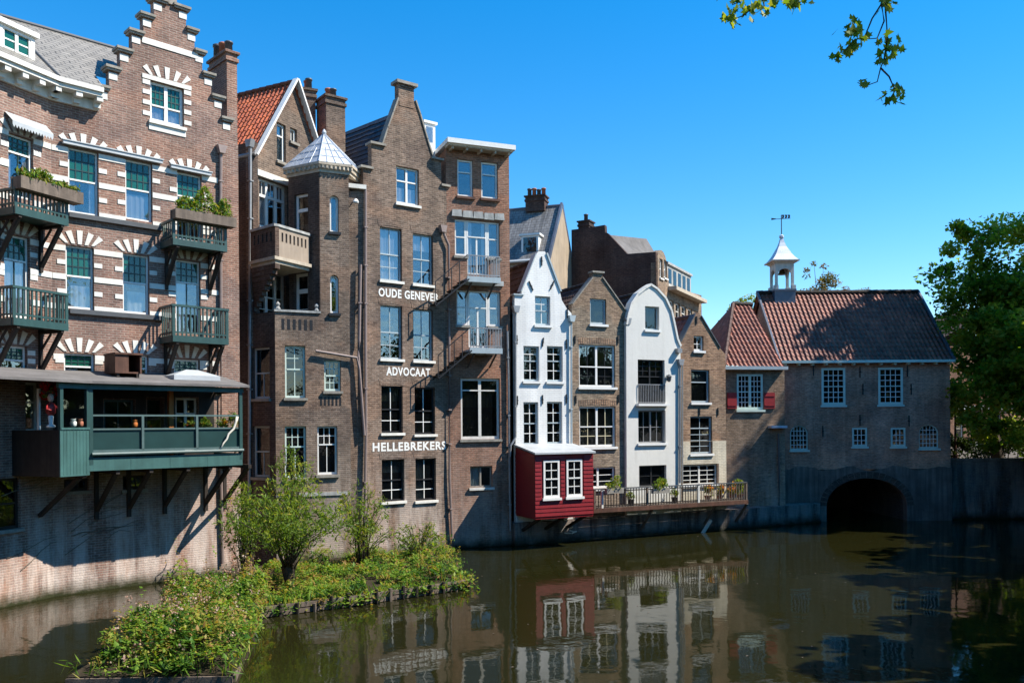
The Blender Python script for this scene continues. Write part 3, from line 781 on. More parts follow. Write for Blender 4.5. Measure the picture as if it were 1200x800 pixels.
# roof dormer on the left part
F = FA1; r = F.rect(3,36,40,80, -.1)
m = MB(); u0,u1,z0,z1 = r
for (x0,x1,za,zb_) in ((u0-.12,u0,z0-.1,z1+.1),(u1,u1+.12,z0-.1,z1+.1)): m.box(x0,x1,.08,2.2,za,zb_)
m.box(u0-.2,u1+.2,-.02,2.4,z1+.1,z1+.24); m.box(u0-.12,u1+.12,.08,.2,z0-.22,z0-.02); m.box(u0,u1,.08,.2,z1,z1+.1)
dm = m.build('dormer', M['white'], A, F.W)
m = MB(); g = (u1-u0)/2
m.box(u0,u1,.14,.15,z0,z1); m.build('dormer_pane', M['glassteal'], dm, F.W)
m = MB()
m.box(u0+g-.05,u0+g+.05,.10,.18,z0,z1); m.box(u0,u0+.06,.10,.18,z0,z1); m.box(u1-.06,u1,.10,.18,z0,z1)
for f in (.25,.5,.75): m.box(u0+.06,u1-.06,.125,.139,z0+(z1-z0)*f-.02,z0+(z1-z0)*f+.02)
m.build('dormer_sash', M['white'], dm, F.W)
# chimney at the right end
uc0, uc1 = FA2.u(266, py=150), uE
chimney(A, FA2, uc0+.02, uc1-.01, .02, 1.35, zS-.02, FA2.z(272, 60), 'brickA', 3)
# balconies
def plz(F, px, ya, yb, p): return F.z(px, ya, p), F.z(px, yb, p)
zt, zl = plz(FA2, 235, 249, 260, 1.2)
bR, *_r1 = balcony(A, FA2, 204, 266, (235, 261), (235, 291), .95, planter=(zt, zl, .22))
pR = (FA2, _r1[0], _r1[1]+.2, .95, zt)
bR1, *_ = balcony(A, FA2, 203, 267, (235, 359), (235, 402), 1.0)
zt, zl = plz(FA1, 50, 213, 227, 1.2)
bL, *_r2 = balcony(A, FA1, 19, 80, (50, 228), (50, 258), .95, planter=(zt, zl, .3))
pL = (FA1, _r2[0], _r2[1]+.25, .95, zt)
bL1, *_ = balcony(A, FA1, 16, 79, (47, 339), (47, 384), .95)
# drain pipe
pipe(A, FA2, [(259,175),(258.5,250),(259,360),(259,560),(261,660)], 'pipe', .055, hopper=True)
# ------------------------------------------------------------------ glazed veranda, bent like the wall
P_ = 1.87; I4 = Matrix.Identity(4)
mit = lambda p: (.2*p)
uvR = FA2.u(283, P_, 500); uvL = -1.32
Z = lambda y: FA2.z(112, y, P_)
z_sk0, z_sk1, z_rail, z_pan0, z_pan1, z_gl, z_f0, z_f1 = Z(554), Z(536), Z(531), Z(528), Z(503), Z(485.5), Z(456), Z(447.5)
def cornerpt(p): return Vector((C0[0]+.843*p, C0[1]-.574*p, 0))
def vroof(pfront, zf, zw, uL_, uR_):
    c = cornerpt(pfront)
    pts = [FA1.world(uL_,-.005,zw), FA1.world(uL_,-pfront,zf), Vector((c.x,c.y,zf)), FA2.world(uR_,-pfront,zf), FA2.world(uR_,-.005,zw), Vector((*C0,zw))]
    return pts
zw = z_f1+.42
p = vroof(P_+.22, z_f1+.02, zw, -4.2, uvR+.18); q = [v-Vector((0,0,.07)) for v in p]
m = MB(); b = p+q
m.add(b, [(0,1,2,5),(5,2,3,4),(6,11,8,7),(11,10,9,8),(0,6,7,1),(1,7,8,2),(2,8,9,3),(3,9,10,4)])
ver = m.build('veranda', M['felt'], A, I4)
m = MB()                                                        # fascia, skirt and boarding
m.box(mit(P_)-.0, uvR+.05, -P_-.06, -P_+.04, z_f0, z_f1-.06); m.box(uvR, uvR+.05, -P_+.04, -.01, z_f0, z_f1-.06)
m.box(mit(P_), uvR, -P_-.05, -P_, z_sk0+.06, z_sk1)
for i in range(1, 4):
    x = mit(P_)+(uvR-mit(P_))*i/4; m.box(x-.012, x+.012, -P_-.056, -P_-.05, z_sk0+.07, z_sk1-.01)
m.box(uvR-.05, uvR, -P_, -.01, z_sk0+.06, z_sk1)
m.build('skirt', M['tealskirt'], ver, FA2.W)
m = MB(); m.box(uvL-.05, -mit(P_)+.02, -P_-.06, -P_+.04, z_f0, z_f1-.06); m.box(uvL, -mit(P_), -P_-.045, -P_, z_sk0-.05, z_pan1); m.box(uvL+.02, -mit(P_), -P_-.07, -P_+.03, z_pan1, z_pan1+.06)
for i in range(1, 9):
    x = uvL+(-mit(P_)-uvL)*i/9; m.box(x-.006, x+.006, -P_-.052, -P_-.045, z_sk0, z_pan1-.02)
m.build('skirt', M['tealskirt'], ver, FA1.W)
m = MB()                                                        # side panel of boards and posts, left end
m.box(uvL, uvL+.05, -P_, -.01, z_sk0-.05, z_pan1); m.build('side_panel', M['darkwood'], ver, FA1.W)
for F, x, y in ((FA1,uvL+.05,-P_),(FA1,-mit(P_)-.04,-P_),(FA2,mit(P_)+.06,-P_),(FA2,uvR-.04,-P_)):
    m = MB(); m.box(x-.05, x+.05, y-.055, y+.05, z_pan1-1.0 if F is FA2 else z_pan1, z_f0); m.build('post', M['teal'], ver, F.W)
m = MB(); m.box(uvL-.005, uvL+.05, -1.1, -1.02, z_pan1, z_f0); m.build('post', M['white'], ver, FA1.W)
c0, c1 = mit(P_)+.11, uvR-.09
rl = MB()
rl.box(c0, c1, -P_-.03, -P_+.03, z_gl-.05, z_gl); rl.box(c0, c1, -P_-.02, -P_+.02, z_pan1-.02, z_pan1+.03); rl.box(c0, c1, -P_-.04, -P_+.03, z_pan0-.04, z_pan0+.02)
rl.tube([(c0-.05,-P_-.10,z_rail-.02),(c1+.1,-P_-.10,z_rail-.02)], .05, 8)
for px in (167, 230.5):
    x = FA2.u(px, P_, 500); rl.box(x-.035, x+.035, -P_-.04, -P_+.025, z_pan0, z_gl-.05)
rl.build('rail_frame', M['railteal'], ver, FA2.W)
pn = MB(); pn.box(c0, c1, -P_+.025, -P_+.055, z_pan0+.02, z_pan1); pn.build('lower_panel', M['tealdk'], ver, FA2.W)
gl = MB(); gl.box(c0, c1, -P_, -P_+.008, z_pan1+.03, z_gl-.05); gl.build('glass_screen', M['clear'], ver, FA2.W)
gl = MB(); gl.box(uvL+.1, -mit(P_)-.09, -P_, -P_+.008, z_pan1+.06, z_f0); gl.build('glass_screen', M['clear'], ver, FA1.W)
c = cornerpt(P_-.05); fl = MB()
p = [FA1.world(uvL+.06,-.02,0), FA1.world(uvL+.06,-P_+.02,0), Vector((c.x,c.y,0)), FA2.world(uvR-.06,-P_+.02,0), FA2.world(uvR-.06,-.02,0), Vector((C0[0]+.02,C0[1]-.01,0))]
for z0_, z1_ in ((z_sk0+.08, z_sk0+.22),):
    fl.slab([(v.x,v.y) for v in p[:3]+[p[5]]], z0_, z1_); fl.slab([(p[5].x+.003,p[5].y),(p[2].x+.003,p[2].y),(p[3].x,p[3].y),(p[4].x,p[4].y)], z0_, z1_)
fl.build('floor', M['darkwood'], ver, I4)
op = MB(); x = FA2.u(200, 1.2, 500); op.box(x-.07, x+.07, -1.27, -1.13, z_sk0+.22, z_f0+.2); op.build('post', M['orange'], ver, FA2.W)
for px in (112, 150, 192, 240, 262):
    x = FA2.u(px, 0, 575)
    b = MB(); b.bar((x,-.06,z_sk0-1.25),(x,-P_*.93,z_sk0-.02), .10, .12, up=(1,0,0)); b.bar((x,-.07,z_sk0-1.5),(x,-.07,z_sk0+.05), .11, .11, up=(0,1,0)); b.bar((x,-.01,z_sk0+.0),(x,-P_,z_sk0+.0), .11, .12)
    b.build('strut', M['darkwood'], ver, FA2.W)
for x in (-.5,):
    b = MB(); b.bar((x,-.06,z_sk0-1.25),(x,-P_*.9,z_sk0-.1), .10, .12, up=(1,0,0)); b.bar((x,-.01,z_sk0-.06),(x,-P_,z_sk0-.06), .11, .10); b.build('strut', M['darkwood'], ver, FA1.W)
m = MB(); front(m, [(.0,z_sk0+.2),(uvR-.05,z_sk0+.2),(uvR-.05,zw-.1),(.0,zw-.1)], [rpoly((r[0]-.03,r[1]+.03,max(r[2],z_sk0+.25),r[3]+.03)) for r in rA2[12:15]], -.03, .026); m.build('inner_shade_panel', M['darkwood'], ver, FA2.W)  # dark sheet over the brick, added to deepen the shade inside the veranda
# skylight on the veranda roof
u_, z_ = FA2.uz(226, 443, 1.0); m = MB(); zq = z_f1+.42*(1-1.0/2.1)
m.box(u_-.75, u_+.75, -1.35, -.55, zq-.05, zq+.10); m.add([(u_-.75,-1.35,zq+.10),(u_+.75,-1.35,zq+.10),(u_+.75,-.55,zq+.10),(u_-.75,-.55,zq+.10),(u_-.2,-.95,zq+.30),(u_+.2,-.95,zq+.30)], [(0,1,5,4),(1,2,5),(2,3,4,5),(3,0,4)])
m.build('skylight', M['bayroof'], ver, FA2.W)
# ================================================================== HOUSE B : turret and brick balconies
K = (-8.41, 30.37)
FB0 = Fr(*K, .91, .41)
FBL = Fr(K[0]-.87*2.9, K[1]+.5*2.9, .87, -.5); LBL = math.hypot(.87,.5)*2.9
FTL = Fr(-8.26, 31.78, .87, -.5)
FB1 = Fr(-9.37, 30.92, .456, .89)
HB = House('canal_house', FB0, 'brown brick house with a lead-capped turret, brick balconies and an orange tiled gable')
B = HB.t
zp = FB0.z(345, 366)                                   # parapet of the lower balcony
uT = FB0.u(376); uTr = FB0.u(410); zT = FB0.z(395, 204)
dk = dict(frame='palegreen', fw=.07, glass='glassdk', sill='greystone')
HB.win(334,358,405,466, **dict(dk, split=.55, top=(2,2), bot=(2,1)))
HB.win(334,359,499,560, **dict(dk, split=.6, top=(3,2), bot=(2,1)))
HB.win(372,395.5,499,556, **dict(dk, frame='white', split=.62, top=(3,2), bot=(2,1)))
HB.win(380,399.5,422,458, **dict(dk, split=.5, top=(3,2), bot=(3,2)))
HB.win(387,397,322,367, frame='white', fw=.07, split=0, glass='glassblue', sill='black', arch=.16, curtain='sides')
HB.win(386.5,397,229,272, frame='white', fw=.07, split=0, glass='glassblue', sill='black', arch=.16, curtain='sides')
HB.wall('brickB', [(0,-.6),(uTr,-.6),(uTr,zT),(uT,zT),(uT,zp),(0,zp)], FB0, th=.25)
HB.win(296,316,407,467, F=FBL, **dict(dk, frame='bluegrey', split=.5, bot=(2,1)))
HB.win(296,316,499,559, F=FBL, **dict(dk, frame='bluegrey', split=.5, bot=(2,1)))
uq = FBL.u(296.5, py=250); zEv = FBL.z(294, 166)
HB.wall('brickDark', [(-1.0,-.6),(LBL,-.6),(LBL,zp),(uq,zp),(uq,zEv),(-1.0,zEv)], FBL, th=.25)  # unlit face; its shade is put into the darker brick
# turret left face with its two white doors
LTL = math.hypot(1.31,.76)
zfl1 = FB0.z(345, 400); KB = Vector((-8.14, 29.5, 0)); zb0 = FB0.z(324, 300, .9); zb1 = FB0.z(324, 265, .9)
HB.win(345,361,227,290, F=FTL, frame='white', fw=.10, split=.7, glass='glassdk', sill=None, transom=.12, curtain='low')
HB.win(345,361,320,385, F=FTL, frame='white', fw=.11, split=.68, glass='glassdk', sill=None, transom=.16, bot=(1,2))
HB.wall('brickDark', [(0,zfl1-.2),(LTL,zfl1-.2),(LTL,zT),(0,zT)], FTL, th=.25)  # turned from the sun; darker brick paints its shade
# recessed front with the tall gable
uGl, zGl = FB1.uz(305, 170); uGa, zGa = FB1.uz(343.5, 100); uGr = 2*uGa-uGl
HB.win(304,336,213,270, F=FB1, frame='white', fw=.10, split=.66, mull=3, top=(2,1), bot=(1,1), glass='glassblue', sill='stone', transom=.10, curtain='left')
HB.win(304,335,318,380, F=FB1, frame='white', fw=.10, split=.5, mull=3, top=(1,1), bot=(1,2), glass='glass', sill=None, curtain='upper')
HB.win(324.5,335,145,190, F=FB1, frame='white', fw=.08, split=.68, mull=1, glass='glass', sill='greystone', curtain='full')
HB.win(340,348,150.5,167, F=FB1, frame='white', fw=.07, split=0, glass='glass', sill='greystone', bot=(2,1))
HB.wall('brickB', [(-.02,zfl1-.2),(uGr,zfl1-.2),(uGr,zGl),(uGa,zGa),(max(uGl,.0),zGl),(-.02,zGl)], FB1, th=.25)
HB.done()
m = MB(); u0,u1,z0,z1 = FB1.rect(300,341,212,216); m.box(u0, u1, -.10, .0-.002, z1-.02, z1+.20); m.build('lintel', M['stone'], B, FB1.W)
# gable verge boards and orange tiles
gb = gable_roof(B, FB1, uGl-.35, uGr+.1, zGl-.45, uGa, zGa+.10, -.12, 4.2, 'pantileB', .22, .30, .035, 6)
m = MB()
for (ue, s) in ((uGl-.42, -1), (uGr+.2, 1)):
    a = Vector((ue, -.16, zGl-.50)); b_ = Vector((uGa+.02*s, -.16, zGa+.20))
    m.bar(a, b_, .07, .24, up=(0,1,0))
split_loose(m.build('verge_board', M['white'], B, FB1.W))
pipe(B, FBL, [(293.5,168),(293,300),(292,560),(291,640)], 'zinc', .06, hopper=True)
m = MB(); m.tube([FB1.world(uGl-.42,-.2,zGl-.46), FB1.world(uGl-.42,4.2,zGl-.46)], .085, 8); m.build('gutter', M['zinc'], B, I4)
# turret cornice and lead roof
P1 = Vector((-8.26,31.78,0)); P2 = Vector(FB0.world(uT,0,0)); P3 = Vector(FB0.world(uTr,0,0)); P4 = P3+Vector((.25,1.5,0)); P5 = P1+Vector((.3,.9,0))
poly = [P1,P2,P3,P4,P5]; cen = sum(poly, Vector())/5; cen.z = 0
def grow(pl, f): return [(cen+(p-cen)*f) for p in pl]
m = MB()
for f, z0, z1 in ((1.05, zT+.003, zT+.12), (1.15, zT+.27, zT+.36), (1.10, zT+.12, zT+.27)):
    m.slab([(p.x,p.y) for p in grow(poly, f)], z0, z1)
co = m.build('turret_cornice', M['buff'], B, I4)
m = MB()
for a, b_ in zip(poly[:3], poly[1:3]):
    a, b_ = cen+(a-cen)*1.06, cen+(b_-cen)*1.06
    n = 8
    for i in range(n+1):
        q = a.lerp(b_, (i+.0)/n); d = (q-cen).normalized()*.13; m.bar(q+Vector((0,0,zT+.19))-d*.2, q+d*.75+Vector((0,0,zT+.19)), .07, .10)
split_loose(m.build('modillion', M['buff'], co, I4))
zAp = CAMZ+(499-159)*.0322
m = MB(); rr = grow(poly, 1.15); base = [Vector((p.x,p.y,zT+.365)) for p in rr]; ap = Vector((cen.x,cen.y,zAp))
m.add(base+[ap], [(i,(i+1)%5,5) for i in range(5)])
for i in range(5):
    m.tube([base[i], ap], .022, 6)
for i in range(5):
    a, b_ = base[i], base[(i+1)%5]
    nrm = (b_-a).cross(ap-a).normalized()*.012
    for k in (1,2,3):
        q = a.lerp(b_, k/4); t_ = 1.0 if k == 2 else .5
        m.tube([q+nrm, q.lerp(ap, .96 if k == 2 else .5)+nrm], .010, 5)
    for f in (.2,.42,.64): m.tube([a.lerp(ap,f)+nrm, b_.lerp(ap,f)+nrm], .009, 5)
m.lathe([(.07,0),(.09,.08),(.03,.2)], (ap.x,ap.y,ap.z-.05), 8)
m.build('turret_roof', M['lead'], B, I4)
# strip between turret and the next house
FBS = Fr(*FB0.world(uTr, .35, 0)[:2], .91, .41); ws = FBS.u(429.5)
HB.wall('brickB', [(-.05,-.6),(ws,-.6),(ws,FBS.z(419,222)),(-.05,FBS.z(419,226))], FBS, th=.2)
m = MB(); zz = FBS.z(419,222); m.box(-.02, ws, -.15, .9, zz+.005, zz+.16); m.build('gutter', M['stone'], B, FBS.W)
m = MB(); uu, zz = FBS.uz(415, 240); m.lathe([(.10,0),(.12,.05),(.04,.16)], (uu,-.25,zz), 10); m.bar((uu,-.25,zz+.1),(uu,-.0,zz+.18),.03); m.build('wall_lamp', M['white'], B, FBS.W)
m = MB()                                              # block of the house behind its fronts
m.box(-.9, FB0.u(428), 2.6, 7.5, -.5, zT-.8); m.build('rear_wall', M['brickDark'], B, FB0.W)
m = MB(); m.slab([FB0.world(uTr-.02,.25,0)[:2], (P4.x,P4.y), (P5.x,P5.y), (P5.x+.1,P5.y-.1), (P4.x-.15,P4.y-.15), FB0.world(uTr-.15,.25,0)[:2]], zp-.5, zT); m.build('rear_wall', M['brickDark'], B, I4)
# brick balconies in the corner
def P2D(*v): return [(p[0],p[1]) for p in v]
Kb = (-8.14,29.5); Ke = (-7.34,31.1); Kl = (-9.30,30.5)
def parapet(name, pts, z0, z1, slots, mat):
    t_ = .16
    for k, (a, b_) in enumerate(zip(pts, pts[1:])):
        F = Fr(*a, b_[0]-a[0], b_[1]-a[1]); L = math.hypot(b_[0]-a[0], b_[1]-a[1])
        e0, e1 = (t_+.004 if k > 0 else 0), L
        hs = []; n = max(3, int(L/.22)); zz0, zz1 = slots
        for i in range(1, n): 
            x = e0+(L-e0)*i/n; hs.append([(x-.045,zz0),(x+.045,zz0),(x+.045,zz1),(x-.045,zz1)])
        m = MB(); front(m, [(e0,z0),(e1,z0),(e1,z1),(e0,z1)], hs, 0, t_)
        o = m.build(name, M[mat if k else 'brickDark'] if mat else M['brickB'], B, F.W)  # left parapet takes the darker brick for its shade
        m = MB(); m.box(e0-.03, e1+.02, -.05, t_+.04, z1+.002, z1+.09); m.build('parapet_cap', M['concrete'], o, F.W)
parapet('balcony_parapet', [Kl, Kb, Ke], zb0, zb1, (zb1-.48, zb1-.16), 'stucco')
m = MB(); sl_ = P2D(Kl, Kb, Ke, (-8.2,31.72), (-8.6,32.2), (-9.36,31.0)); m.slab(sl_, zb0-.24, zb0-.004)
sl2 = P2D((Kl[0]-.06,Kl[1]-.05), (Kb[0]+.02,Kb[1]-.12), (Ke[0]+.1,Ke[1]-.03), (-7.5,31.2), (-8.1,29.72), (-9.2,30.6)); m.slab(sl2, zb0-.12, zb0-.006)
m.build('balcony_slab', M['buff'], B, I4)
m = MB()                                              # stepped corbel carrying the upper balcony
for i in range(9):
    f = 1-i/9.0; q = lambda a, b_: (a[0]+(b_[0]-a[0])*f, a[1]+(b_[1]-a[1])*f)
    root = (-9.36,30.93); w_ = [Kl, q(root, Kb)]
    n_ = Vector((.456,.89)); m.slab([(Kl[0]+.02*i,Kl[1]+.02*i), q((-9.3,30.6),Kb), (q((-9.3,30.6),Kb)[0]+.1, q((-9.3,30.6),Kb)[1]+.22), (-9.3,30.85)], zb0-.245-.17*(i+1), zb0-.245-.17*i-.003)
m.build('balcony_corbel', M['brickDark'], B, I4)
zlo = zp-1.0
m = MB(); m.slab(P2D(K, FB0.world(uT-.02,.26,0), (-8.2,31.75), (-8.55,32.2), (-9.30,30.95)), zlo-.15, zlo); m.build('balcony_slab', M['buff'], B, I4)
m = MB(); m.box(-.03, uT, -.05, .30, zp+.003, zp+.08)
for x in (.12, uT-.12): m.lathe([(.09,0),(.1,.05),(.05,.12),(.09,.2),(.02,.3)], (x,.1,zp+.08), 8)
pc = m.build('parapet_cap', M['concrete'], B, FB0.W)
m = MB()
for i in range(6): x = .28+i*.2; m.box(x-.05, x+.05, -.006, .02, zp-.62, zp-.24)
m.build('parapet_slots', M['black'], pc, FB0.W)
m = MB(); u0,u1,z0,z1 = FB0.rect(374,401,465,475)
for i in range(6): x = u0+(u1-u0)*(i+.5)/6; m.box(x-.035, x+.035, -.006, .02, z0, z1)
m.build('vent_slots', M['black'], B, FB0.W)
m = MB(); u0,u1,z0,z1 = FB0.rect(325,407,577,581); m.box(u0-.05,u1,-.04,-.001,z0,z1); m.build('string_course', M['concrete'], B, FB0.W)
pipe(B, FB0, [(370,411),(388,414),(418,419),(421,432)], 'pipe', .05, clips=False, name='waste_pipe', off=.12)
pipe(B, FBS, [(422.5,310),(421,400),(420,418),(424,470),(427,510)], 'pipe', .055, off=.14, name='downpipe')
# chimneys of house B
FBc = Fr(*FB1.o, .91, .41)
def chim_at(par, pl, pr, pt, pbase, Y, d, mat='brickB', pots=2, ang=(.91,.41)):
    a = at(pl, pt, Y); F = Fr(a.x, a.y, *ang); u1 = F.u(pr)
    return chimney(par, F, 0, u1, 0, d, F.z(pl, pbase), F.z((pl+pr)/2, pt), mat, pots)
chim_at(B, 356, 372, 104, 172, 34.5, .7, 'brickB', 2)
chim_at(B, 382, 406.5, 113, 175, 34.2, .9, 'brickB', 2, (.80,.6))
# ================================================================== HOUSE C : painted letters
FC = Fr(-5.52, 32.08, .798, .602)
HC = House('canal_house', FC, 'tall brown brick canal house with three lines of white painted words')
C_ = HC.t
cs = dict(frame='bluegrey', fw=.06, split=.5, top=(2,1), bot=(2,2), sill='stone', glass='glassblue', rec=.12, bw=.03)
HC.win(464.5,491,196.5,239.5, frame='white', fw=.07, split=.62, mull=2, glass='glassblue', sill='stone', curtain='low')
for q, cu in (((445.5,471,267,329),'full'), ((484,507.5,274.5,333.5),'upper')): HC.win(*q, **dict(cs, top=(2,1), curtain=cu, arch=0))
for q in ((446,471.5,358,420.5), (484.5,507.5,362.5,422.5)): HC.win(*q, **dict(cs, top=(2,1), bot=(2,2)))
for q in ((447,472,452,507), (486,510,454,508.5)): HC.win(*q, **dict(cs, glass='glassdk', frame='black', bars='white', curtain='upper', cmat='redblind' if q[0] > 480 else 'blind'))
for q, cu in (((447.5,474,538,587),'upper'), ((487,511,537,586),'left')): HC.win(*q, **dict(cs, glass='glassdk', frame='black', bars='white', curtain=cu))
P = lambda px, py: FC.uz(px, py)
uCr = FC.u(525.5)
gl_ = [(0,-.6),(uCr,-.6),(uCr,P(521,219)[1]),(P(517,205)[0],P(521,219)[1]),(P(517,205)[0],P(513,188)[1]),(P(507.5,187)[0],P(513,188)[1]),P(500,163),P(491.5,134),P(486.5,119),
       (P(485,100)[0],P(475,118)[1]+.05),(P(485,100)[0],P(475.5,100)[1]),(P(467,100)[0],P(475.5,100)[1]),(P(467,100)[0],P(475,118)[1]+.0),P(461.5,132),P(455,150),P(448.5,170),(P(435.5,185)[0],P(441,170)[1]),(P(435.5,185)[0],P(431,198)[1]),(0,P(431,198)[1])]
HC.wall('brickC', gl_, FC, (0, uCr, -.5, P(431,205)[1], .3, 6.0))
HC.done()
m = MB()
def capline(pts, w=.06):
    for a, b_ in zip(pts, pts[1:]): capb(a, b_, w)
def capb(a, b_, w):
    d = Vector((b_[0]-a[0],0,b_[1]-a[1])).normalized(); n = Vector((-d.z,0,d.x)); n = n if n.z >= 0 else -n
    p = [Vector((a[0],0,a[1]))-d*.03, Vector((b_[0],0,b_[1]))+d*.03]
    q = [p[0]+n*.004, p[1]+n*.004, p[1]+n*w, p[0]+n*w]
    m.prism([(v.x,v.z) for v in q], -.05, .34)
capline(gl_[5:9]); capline(gl_[12:16])
m.box(gl_[3][0]-.03, gl_[2][0]+.10, -.10, .36, gl_[2][1]+.004, gl_[2][1]+.09)
m.box(gl_[5][0]-.1, gl_[4][0]+.08, -.10, .36, gl_[4][1]+.004, gl_[4][1]+.09)
m.box(gl_[16][0]-.08, gl_[15][0]+.1, -.10, .36, gl_[16][1]+.004, gl_[16][1]+.09)
m.box(gl_[18][0]-.14, gl_[17][0]+.04, -.10, .36, gl_[17][1]+.004, gl_[17][1]+.09)
m.box(gl_[11][0]-.12, gl_[10][0]+.12, -.12, .40, gl_[10][1]+.004, gl_[10][1]+.12)
split_loose(m.build('coping', M['greystone'], C_, FC.W))
m = MB(); m.box(gl_[11][0]+.1, gl_[10][0]-.1, -.03, .02, gl_[10][1]-.10, gl_[10][1]-.02); m.box(gl_[11][0]+.02, gl_[10][0]-.02, -.02, .0-.001, gl_[12][1]-.25, gl_[12][1]-.1); m.build('gable_panel', M['brickC'], C_, FC.W)
for txt, (pl, pr, pt, pb), lab in (('OUDE GENEVER', (443.5,514,340.5,350.5), 'white lettering OUDE GENEVER'), ('ADVOCAAT', (452.5,504,430.5,440.5), 'white lettering ADVOCAAT'), ('HELLEBREKERS', (436.5,522.5,517.5,527.8), 'white lettering HELLEBREKERS')):
    lettering(C_, FC, txt, FC.rect(pl, pr, pt, pb), 'white', label=lab)
m = MB()                                              # flat brick arches over the openings
for F, r, in [(FC, FC.rect(*q)) for q in ((445.5,471,267,329),(484,507.5,274.5,333.5),(446,471.5,358,420.5),(484.5,507.5,362.5,422.5),(447,472,452,507),(486,510,454,508.5),(447.5,474,538,587),(487,511,537,586))]:
    u0,u1,z0,z1 = r; n = 13; m = MB()
    for k in range(n):
        f = (k-(n-1)/2)/((n-1)/2); x = (u0+u1)/2+f*(u1-u0)*.52; h = .06*(1-f*f)
        m.prism([(x-.042,z1+.012+h),(x+.042,z1+.012+h),(x+.045+f*.05,z1+.27+h),(x-.045+f*.05,z1+.27+h)], -.010, .01)
    m.build('brick_arch', M['brickC'], C_, FC.W)
zr_e = P(441,200)[1]-.1
gable_roof(C_, FC, .15, uCr-.1, zr_e, FC.u(476, py=120), P(470,124)[1], .32, 7.0, 'slatedk', .4, .3, .004, 2, ridge=False, skew=-.18)
F = FC; a = FC.world(FC.u(502, py=150), .9, 0)
FCd = Fr(a.x, a.y, .5, -.86) 
m = MB(); zz = P(503,160)[1]; u_ = FC.u(505, py=160)
u0 = FC.u(497.5, -.9, 150); u1 = FC.u(510, -.9, 150); za, zb_ = FC.z(503,168,-.9)-.9, FC.z(503,145,-.9)
m.box(u0,u1,.9,2.4,za,zb_); m.box(u0-.06,u1+.08,.84,2.5,zb_+.003,zb_+.1)
d_ = m.build('dormer', M['white'], C_, FC.W)
m = MB(); m.box(u0+.08,u1-.12,.885,.897,zb_-.75,zb_-.12); m.build('dormer_pane', M['glassblue'], d_, FC.W)
pipe(C_, FC, [(428.5,222),(428.5,400),(429,510),(427.5,620)], 'pipe', .055, off=.12)
pipe(C_, FC, [(518.5,268),(521,276),(526,288),(526.5,400),(527,560),(530,632)], 'pipe', .055, off=.12, hopper=True)
# ================================================================== HOUSE D : flat cornice, steel balconies
FD = Fr(-2.57, 34.3, .93, .37)
HD = House('canal_house', FD, 'narrow red brick house with flat white cornice and two steel balconies')
D = HD.t; uDr = FD.u(598); zD = FD.z(560, 178)
ds = dict(frame='white', fw=.08, split=.66, glass='glassblue', sill='brownwood', rec=.10)
HD.win(536,554.5,187,230.5, **ds); HD.win(564,583.5,190,233, **ds)
HD.win(540,586,443,514.5, frame='stone', fw=.10, split=.80, mull=2, glass='glassdk', sill='greystone', curtain='top', cmat='olive')
HD.win(551,577,546,571, frame='greystone', fw=.06, split=0, mull=2, glass='glass', sill='stone', curtain='left')
holes = []; fits = []
for (pl, c0_, c1_, pr, pt, pb, pbd) in ((534,548.2,572.6,586.5,255.5,301,322.5), (535.5,549.2,573,587,337.5,381.5,407)):
    a, zt_ = FD.uz(pl, pt+2); ul = FD.u(pl); ur = FD.u(pr); a0 = FD.u(c0_); a1 = FD.u(c1_)
    zt = FD.z(560, pt+3); zb_ = FD.z(560, pb); zd = FD.z(560, pbd)
    holes.append([(ul,zb_),(a0,zb_),(a0,zd),(a1,zd),(a1,zb_),(ur,zb_),(ur,zt),(ul,zt)])
    fits += [((ul,a0-.002,zb_,zt), dict(split=.52, sill='greystone', sillw=.05)), ((a0+.002,a1-.002,zd,zt), dict(split=.70, mull=1, sill=None, bot=(2,1), bw=.07, curtain=('sides' if pt < 300 else None))), ((a1+.002,ur,zb_,zt), dict(split=.52, sill='greystone', sillw=.05))]
HD.wall('brickD', [(0,-.6),(uDr,-.6),(uDr,zD),(0,zD)], FD, (0, uDr, -.5, zD, .3, 7.0), holes=holes)
HD.done()
for r, k in fits: window(D, FD, r, **dict(dict(frame='white', fw=.075, glass='glassblue', rec=.10), **k))
m = MB(); m.box(-.12, uDr+.06, -.62, 7.0, zD+.05, zD+.24); m.box(-.05, uDr+.0, -.5, .0, zD+.003, zD+.048)
co = m.build('cornice', M['white'], D, FD.W)
m = MB(); m.box(-.03, uDr-.02, -.46, -.003, zD-.03, zD+.001)
for i in range(5): x = .15+(uDr-.3)*i/4; m.box(x-.04, x+.04, -.44, -.003, zD-.13, zD-.032)
m.build('soffit', M['buff'], co, FD.W)
for pt in (252.5,):
    a, b_ = FD.u(530), FD.u(592); z = FD.z(561, pt); m = MB(); n = 5
    for i in range(n): x0, x1 = a+(b_-a)*i/n, a+(b_-a)*(i+1)/n-.02; dz = random.uniform(-.02,.02); m.prism([(x0,z-.14+dz),(x1,z-.14+dz),(x1-.03,z+.14+dz),(x0+.02,z+.12+dz)], -.10, -.002)
    m.build('lintel', M['concrete'], D, FD.W)
a, b_ = FD.u(574), FD.u(590); z = FD.z(582, 333); m = MB(); m.box(a, b_, -.08, -.002, z-.08, z+.12); m.build('lintel', M['concrete'], D, FD.W)
